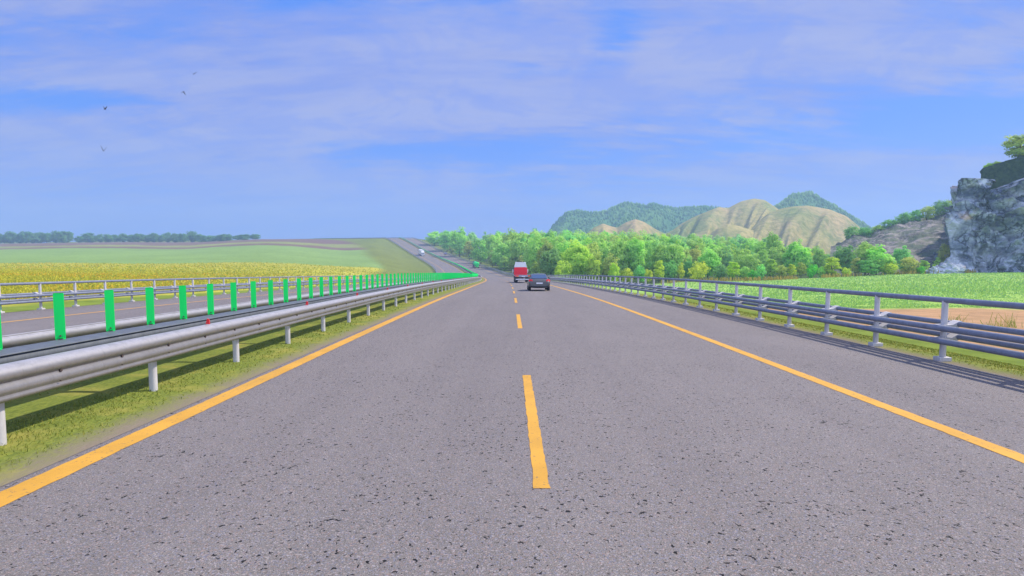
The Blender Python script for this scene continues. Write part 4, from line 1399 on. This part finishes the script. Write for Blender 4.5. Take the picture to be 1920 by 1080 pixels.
def sedan(root, body_m, detail=True):
    """length along +y, rear bumper at y=0"""
    b = MB()
    b.loft([sring(y, w, zb, zt) for y, w, zb, zt in ((0.0, .74, .40, .80), (.05, .83, .33, .90), (.14, .875, .29, .985), (.30, .90, .26, 1.02), (.75, .915, .23, 1.035), (1.5, .92, .21, 1.01), (2.6, .92, .21, .98), (3.4, .905, .22, .93), (4.0, .87, .24, .85), (4.4, .80, .28, .74), (4.56, .70, .36, .62))])
    b.build("body", body_m, root)
    c = MB()
    prof = ((.42, .99), (1.15, 1.36), (1.45, 1.425), (1.9, 1.45), (2.3, 1.435), (2.6, 1.38), (3.35, .97))
    rings = []
    for y, z in prof:
        hw0 = .80; k = max(0, (z - .95) / .5); hw1 = .80 - .22 * k
        rings.append([(-hw0, y, .95), (-(hw0 + hw1) / 2 - .015, y, (.95 + z) / 2), (-hw1 - .02, y, z - .05 * k), (-hw1 * .86, y, z), (0, y, z + .015 * k), (hw1 * .86, y, z), (hw1 + .02, y, z - .05 * k), ((hw0 + hw1) / 2 + .015, y, (.95 + z) / 2), (hw0, y, .95)])
    c.loft(rings)
    c.build("cabin", body_m, root)
    g = MB(); g.add([(-.66, .49, 1.03), (.66, .49, 1.03), (.56, 1.10, 1.345), (-.56, 1.10, 1.345)], [(0, 1, 2, 3)])
    for v in range(len(g.v)): g.v[v] = (g.v[v][0], g.v[v][1] - .022, g.v[v][2] + .022)
    g.build("rear_window", M["glass"], root)
    g = MB(); g.add([(-.70, 3.24, 1.04), (.70, 3.24, 1.04), (.58, 2.68, 1.36), (-.58, 2.68, 1.36)], [(0, 1, 2, 3)])
    for v in range(len(g.v)): g.v[v] = (g.v[v][0], g.v[v][1] + .022, g.v[v][2] + .022)
    g.build("windscreen", M["glass"], root)
    for sx in (-1, 1):
        g = MB(); g.add([(sx * .815, .95, 1.02), (sx * .815, 2.95, 1.02), (sx * .655, 2.5, 1.35), (sx * .655, 1.35, 1.37)], [(0, 1, 2, 3)])
        for v in range(len(g.v)): g.v[v] = (g.v[v][0] + sx * .02, g.v[v][1], g.v[v][2])
        g.build("side_window", M["glass"], root)
        l = MB(); l.loft([[(sx * x, y + dy, z) for x, y, z in ((.58, .05, .80), (.86, .12, .80), (.885, .20, .86), (.87, .22, .95), (.72, .12, .985), (.58, .075, .95))] for dy in (-.045, .10)])
        l.build("tail_light", M["tail"], root)
        m = MB(); m.box(sx * .93 - .09, sx * .93 + .09, 2.55, 2.66, 1.0, 1.13, .03); m.build("mirror", M["black"] if detail else body_m, root)
    p = MB(); p.box(-.26, .26, -.035, 0.02, .60, .71, .006); p.build("number_plate", M["plate"], root)
    d = MB(); d.box(-.72, .72, -.02, .15, .31, .42, .03); d.build("rear_diffuser", M["black"], root)
    s = MB(); s.box(-.55, .55, .03, .06, .76, .78); s.build("boot_trim", M["rim"], root)
    for x in (-.79, .79):
        for y in (.95, 3.65): wheel(root, x, y, .33, .22)


# dark grey saloon
car = on_road("saloon_car", 48.5, 2.40, "dark grey saloon car with red tail lights in the right lane", "car")
sedan(car, M["car_grey"])
blu = on_road("saloon_car", 505, 6.2, "tiny bluish car far up the hill beside the right fence", "car")
sedan(blu, M["blue_car"], False)


def cab(root, y0, body_m, roof_m, W=2.3, zt=2.45, zr=3.35, length=2.3):
    """tractor cab with its rear wall at y0, facing +y"""
    b = MB(); b.loft([sring(y, w, zb, z, 28, 7) for y, w, zb, z in ((y0, W / 2 - .03, .95, zt), (y0 + .06, W / 2, .9, zt + .03), (y0 + length - .3, W / 2, .8, zt + .03), (y0 + length, W / 2 - .12, .75, zt - .1))])
    b.build("cab", body_m, root)
    b = MB(); b.loft([[(-W / 2 + .03, y0 + .0, zt - .02), (W / 2 - .03, y0, zt - .02), (W / 2 - .22, y0 + .05, zr - .1), (W / 2 - .35, y0 + .07, zr), (-W / 2 + .35, y0 + .07, zr), (-W / 2 + .22, y0 + .05, zr - .1)],
                      [(-W / 2 + .03, y0 + 1.2, zt - .02), (W / 2 - .03, y0 + 1.2, zt - .02), (W / 2 - .22, y0 + 1.1, zr), (W / 2 - .35, y0 + 1.1, zr + .08), (-W / 2 + .35, y0 + 1.1, zr + .08), (-W / 2 + .22, y0 + 1.1, zr)],
                      [(-W / 2 + .1, y0 + length - .1, zt - .02), (W / 2 - .1, y0 + length - .1, zt - .02), (W / 2 - .3, y0 + length - .5, zt + .35), (W / 2 - .45, y0 + length - .55, zt + .4), (-W / 2 + .45, y0 + length - .55, zt + .4), (-W / 2 + .3, y0 + length - .5, zt + .35)]], smooth=False)
    b.build("roof_fairing", roof_m, root)
    g = MB(); g.add([(-W / 2 + .15, y0 + length + .02, 1.55), (W / 2 - .15, y0 + length + .02, 1.55), (W / 2 - .2, y0 + length - .02, 2.3), (-W / 2 + .2, y0 + length - .02, 2.3)], [(0, 1, 2, 3)])
    g.build("windscreen", M["glass"], root)
    for sx in (-1, 1):
        m = MB(); m.box(sx * (W / 2 + .19) - .10, sx * (W / 2 + .19) + .10, y0 + length - .45, y0 + length - .30, 1.65, 2.25, .04)
        m.cyl((sx * W / 2, y0 + length - .38, 1.95), (sx * (W / 2 + .15), y0 + length - .38, 1.95), .03, n=6)
        m.build("mirror", roof_m, root)
        g = MB(); g.add([(sx * (W / 2 + .012), y0 + length - 1.3, 1.6), (sx * (W / 2 + .012), y0 + length - .4, 1.6), (sx * (W / 2 + .012), y0 + length - .5, 2.25), (sx * (W / 2 + .012), y0 + length - 1.3, 2.25)], [(0, 1, 2, 3)])
        g.build("side_window", M["glass"], root)
        for y in (y0 + length - .7, y0 - 1.7): wheel(root, sx * (W / 2 - .14), y, .50, .30)
    c = MB(); c.box(-.45, .45, y0 - 2.6, y0 + length - .2, .62, .92, .02); c.build("chassis", M["chassis"], root)


# red lorry with an empty flatbed trailer
t = on_road("flatbed_truck", 90.5, 2.35, "red flatbed truck with white roof fairing driving ahead of the dark car", "truck")
b = MB(); b.box(-1.25, 1.25, 0.0, 11.6, 1.10, 1.24, .02); b.build("deck", M["deck"], t)
b = MB(); b.box(-1.26, 1.26, -.03, .10, .92, 1.10, .015); b.build("rear_beam", M["deck"], t)
for sx in (-1, 1):
    b = MB(); b.box(sx * .98 - .24, sx * .98 + .24, -.07, -.032, 1.0, 1.21, .01); b.build("lamp_cluster", M["tail"], t)
    b = MB(); b.box(sx * .86 - .16, sx * .86 + .16, -.085, -.072, .98, 1.09, .005); b.build("indicator", M["amber"], t)
    b = MB(); b.box(sx * 1.0 - .24, sx * 1.0 + .24, .25, .30, .32, .92, .01); b.build("mudflap", M["black"], t)
    for y in (1.6, 2.9, 4.2): wheel(t, sx * 1.03, y, .48, .36)
b = MB(); b.box(-1.16, 1.16, .0, .07, .50, .64, .015); b.build("bumper_bar", M["plate"], t)
b = MB()
for sx in (-1, 1):
    b.box(sx * .45 - .06, sx * .45 + .06, .0, 11.0, .80, 1.10); b.box(sx * .7 - .04, sx * .7 + .04, .08, .14, .55, .92)
for y in (1.6, 2.9, 4.2): b.cyl((-1, y, .48), (1, y, .48), .07, n=8)
b.build("frame", M["chassis"], t)
b = MB(); b.box(-.26, .26, -.05, -.031, .94, 1.06); b.build("number_plate", M["plate"], t)
cab(t, 12.9, M["truck_red"], M["truck_white"], 2.3, 2.62, 3.5)
b = MB(); b.box(-.30, .30, 13.2, 13.7, 3.44, 3.66, .05); b.cyl((-.75, 13.4, 3.56), (.75, 13.4, 3.56), .05, n=8); b.build("roof_horns", M["black"], t)

# green tanker further along
t = on_road("tanker_truck", 338, 2.75, "bright green tank trailer truck with dark cab beyond the red truck", "truck")
b = MB()
rings = []
for y, k in ((0, .55), (.12, .85), (.4, 1.0), (10.5, 1.0), (10.9, .8), (11, .5)):
    rings.append([(1.22 * k * math.cos(2 * math.pi * i / 24), y, 2.45 + 1.18 * k * math.sin(2 * math.pi * i / 24)) for i in range(24)])
b.loft(rings); b.build("tank", M["tank_green"], t)
b = MB(); b.box(-1.2, 1.2, -.1, .15, .75, 1.25, .03); b.box(-.5, .5, .1, 11, .9, 1.3); b.build("frame", M["tank_green"], t)
for sx in (-1, 1):
    b = MB(); b.box(sx * .95 - .2, sx * .95 + .2, -.14, -.1, .85, 1.05); b.build("lamp_cluster", M["tail"], t)
    for y in (1.4, 2.7, 4.0): wheel(t, sx * 1.0, y, .5, .36)
cab(t, 12.2, M["cab_dark"], M["cab_dark"], 2.4, 2.7, 3.5)

# oncoming white lorry
t = on_road("box_truck", 508, -15.4, "white box truck coming down the opposite carriageway on the hill", "truck", True)
t.scale = (1.15, 1.15, 1.15)
b = MB(); b.box(-1.28, 1.28, 0, 10.5, 1.1, 3.9, .05); b.build("box_body", M["truck_white"], t)
b = MB(); b.box(-.5, .5, 0, 12.0, .7, 1.1); b.build("frame", M["chassis"], t)
for sx in (-1, 1):
    for y in (1.4, 2.7): wheel(t, sx * 1.0, y, .5, .36)
    b = MB(); b.box(sx * .85 - .2, sx * .85 + .2, 13.3, 13.36, .8, 1.0, .01); b.build("headlight", M["plate"], t)
cab(t, 11.0, M["truck_white"], M["truck_white"], 2.4, 2.7, 3.6)
b = MB(); b.box(-1.1, 1.1, 13.25, 13.36, .45, .75, .03); b.build("bumper", M["truck_white"], t)

# ------------------------------------------------------------------ birds
M["bird"] = simple("dark_feathers", (0.02, 0.02, 0.022), 0.9, var=0.0)
for k, (px, py, D, sc, yaw, flap, lab) in enumerate(((363, 139, 90, .5, .3, 1.0, "highest dark bird flying in the upper left sky"), (344, 172, 90, .5, 1.2, -.9, "dark bird just below the highest bird"),
                                                     (197, 205, 90, .5, -.4, 1.1, "dark bird beside the deep blue gap in the clouds"), (194, 283, 80, .45, 1.0, 1.7, "lowest and largest dark bird in the left sky"))):
    e = empty("bird", tuple(at(px, py, D)), (0, .1, yaw)); e.scale = (sc * 1.3,) * 3; tag(e, lab, "bird", "birds in the sky")
    b = MB(); b.loft([sring(y, w, -w * .9, w * .9, 10, 2) for y, w in ((-.34, .015), (-.22, .05), (-.08, .085), (.08, .08), (.17, .045), (.22, .05), (.27, .035), (.31, .008))])
    b.add([(-.03, -.2, 0), (.03, -.2, 0), (.08, -.42, .0), (-.08, -.42, .0), (-.03, -.2, .015), (.03, -.2, .015), (.08, -.42, .008), (-.08, -.42, .008)], [(0, 1, 2, 3), (7, 6, 5, 4), (0, 4, 5, 1), (1, 5, 6, 2), (2, 6, 7, 3), (3, 7, 4, 0)])
    b.build("body", M["bird"], e)
    for sx in (-1, 1):
        w = MB(); pr = [(.05, .10), (.30, .14), (.58, .05), (.66, -.04), (.45, -.07), (.25, -.10), (.05, -.09)]
        top = [(sx * x, y, abs(x) * flap + .01) for x, y in pr]; bot = [(sx * x, y, abs(x) * flap - .012) for x, y in pr]
        m_ = len(pr)
        w.add(top + bot, [list(range(m_)), list(range(m_, 2 * m_))[::-1]] + [(i, (i + 1) % m_, m_ + (i + 1) % m_, m_ + i) for i in range(m_)])
        w.build("wing", M["bird"], e)

# ------------------------------------------------------------------ sky, sun, air
SUN_AZ, SUN_EL = R(70), R(48)          # to the right of the driving direction, ahead
SKY_K = 0.1
EXPO = 0.85
sun = bpy.data.lights.new("sun", "SUN"); sun.energy = 3.0; sun.angle = R(0.5); sun.color = (1.0, 0.92, 0.80)
so = bpy.data.objects.new("sun", sun); COL.objects.link(so)
sd = Vector((math.sin(SUN_AZ) * math.cos(SUN_EL), math.cos(SUN_AZ) * math.cos(SUN_EL), math.sin(SUN_EL)))
so.rotation_euler = sd.to_track_quat("Z", "Y").to_euler(); so.location = (60, 40, 90)

w = bpy.data.worlds.new("World"); scene.world = w; w.use_nodes = True
nt = w.node_tree; nt.nodes.clear(); h = NT(nt)
wo = h.n("OutputWorld"); bg = h.n("Background"); bg.inputs["Strength"].default_value = SKY_K
sky = h.n("TexSky"); sky.sky_type = "NISHITA"; sky.sun_disc = False; sky.sun_elevation = SUN_EL; sky.sun_rotation = SUN_AZ
sky.altitude = 300; sky.air_density = 1.0; sky.dust_density = 0.6; sky.ozone_density = 2.0
g = h.n("TexCoord").outputs["Generated"]
sep = h.n("SeparateXYZ"); h.l(g, sep.inputs[0])
zc = h.math("MAXIMUM", sep.outputs[2], 0.0)
den = h.math("ADD", zc, 0.20)
cx = h.math("DIVIDE", sep.outputs[0], den); cy = h.math("DIVIDE", sep.outputs[1], den)
cv = h.n("CombineXYZ"); h.l(cx, cv.inputs[0]); h.l(cy, cv.inputs[1]); cv.inputs[2].default_value = 3.7
n1 = h.noise(cv.outputs[0], 0.75, 8, 0.58, 0.35)
mp = h.n("Mapping"); mp.inputs["Scale"].default_value = (0.5, 1.6, 1); mp.inputs["Rotation"].default_value = (0, 0, 0.35); h.l(cv.outputs[0], mp.inputs[0])
n2 = h.noise(mp.outputs[0], 1.3, 8, 0.62, 0.4)
azn = h.math("DIVIDE", sep.outputs[0], h.math("MAXIMUM", sep.outputs[1], 0.05))
eln = h.math("DIVIDE", sep.outputs[2], h.math("MAXIMUM", sep.outputs[1], 0.05))
# broad openings in the cloud deck: direction (right/forward, up/forward), widths
gap = None
for a, e, wa, we, st in ((-0.80, 0.245, 0.17, 0.028, 1.0), (-0.02, 0.150, 0.24, 0.035, 0.9), (0.45, 0.19, 0.30, 0.04, 0.9), (0.85, 0.225, 0.22, 0.045, 0.9), (-0.28, 0.41, 0.16, 0.03, 0.6),
                        (0.18, 0.35, 0.05, 0.05, 0.8), (-0.25, 0.165, 0.12, 0.02, 0.5), (0.2, 0.10, 0.2, 0.02, 0.4), (0.05, 0.43, 0.2, 0.03, 0.6), (0.02, 0.30, 0.05, .02, .4)):
    qa = h.math("DIVIDE", h.math("SUBTRACT", azn, a), wa); qe = h.math("DIVIDE", h.math("SUBTRACT", eln, e), we)
    r2 = h.math("ADD", h.math("MULTIPLY", qa, qa), h.math("MULTIPLY", qe, qe))
    gg = h.math("MULTIPLY", h.math("POWER", 2.718, h.math("MULTIPLY", r2, -1.0)), st)
    gap = gg if gap is None else h.math("ADD", gap, gg)
front = h.math("GREATER_THAN", sep.outputs[1], 0.05)
gap = h.math("MULTIPLY", gap, front)
cl = h.math("ADD", h.math("MULTIPLY", n1, 0.55), h.math("MULTIPLY", n2, 0.55))
n4 = h.noise(cv.outputs[0], 3.2, 7, 0.62, 0.5)
cl = h.math("ADD", cl, h.math("MULTIPLY", h.math("SUBTRACT", n4, 0.5), 0.22))
cl = h.math("SUBTRACT", cl, h.math("MULTIPLY", gap, 0.29))
n3 = h.noise(mp.outputs[0], 5.0, 6, 0.65, 0.3)
cl = h.math("ADD", cl, h.math("MULTIPLY", h.math("SUBTRACT", n3, 0.5), 0.55))
mask = h.ramp(cl, 0.26, 0.56)
K = 1.0 / (SKY_K * 2 ** EXPO)
def lin(r, g_, b_):
    f = lambda v: (v / 255 / 12.92) if v < 10 else ((v / 255 + .055) / 1.055) ** 2.4
    return tuple(f(v) * K for v in (r, g_, b_))
# clear air: the physical sky, cooled, over a deep blue
blue = h.mix(0.88, sky.outputs[0], lin(78, 142, 252))
cloud = h.mix(h.ramp(n2, 0.36, 0.64), lin(130, 154, 234), lin(164, 177, 231))
cloud = h.mix(h.math('MULTIPLY', h.ramp(n3, 0.42, 0.62), 0.45), cloud, lin(172, 180, 224))
cloud = h.mix(h.math('MULTIPLY', h.ramp(n4, 0.55, 0.40), 0.6), cloud, lin(136, 160, 238))
c = h.mix(h.math("MULTIPLY", mask, 0.95), blue, cloud)
low = h.ramp(zc, 0.20, 0.0)
c = h.mix(h.math("MULTIPLY", low, 0.75), c, lin(136, 170, 241))
# added fill light: unseen sky behind the viewer brightened for camera-facing surfaces
back = h.ramp(sep.outputs[1], 0.0, -0.6)
c = h.mix(back, c, h.mix(1.0, c, (3.7, 3.2, 2.3), 'MULTIPLY'))
h.l(c, bg.inputs["Color"]); h.l(bg.outputs[0], wo.inputs[0])

HAZE = 0.00044
if HAZE > 0:
    m, nt, out = newmat("haze_air"); h = NT(nt)
    v = h.n("ShaderNodeVolumePrincipled".replace("ShaderNode", "")); v.inputs["Color"].default_value = (0.47, 0.68, 1.0, 1); v.inputs["Density"].default_value = HAZE; v.inputs["Anisotropy"].default_value = 0.2
    h.l(v.outputs[0], out.inputs["Volume"])
    b = MB(); b.box(-1700, 1700, -300, 1900, -45, 125)
    hz = b.build("haze", m); tag(hz, kind="stuff")

scene.view_settings.view_transform = "Standard"
scene.view_settings.look = "None"
scene.view_settings.exposure = EXPO
scene.view_settings.gamma = 1.0
scene.render.film_transparent = False
cy_ = scene.cycles
cy_.max_bounces = 6; cy_.diffuse_bounces = 3; cy_.glossy_bounces = 3; cy_.transmission_bounces = 4; cy_.volume_bounces = 1; cy_.transparent_max_bounces = 8
cy_.use_denoising = True
cy_.caustics_reflective = False; cy_.caustics_refractive = False
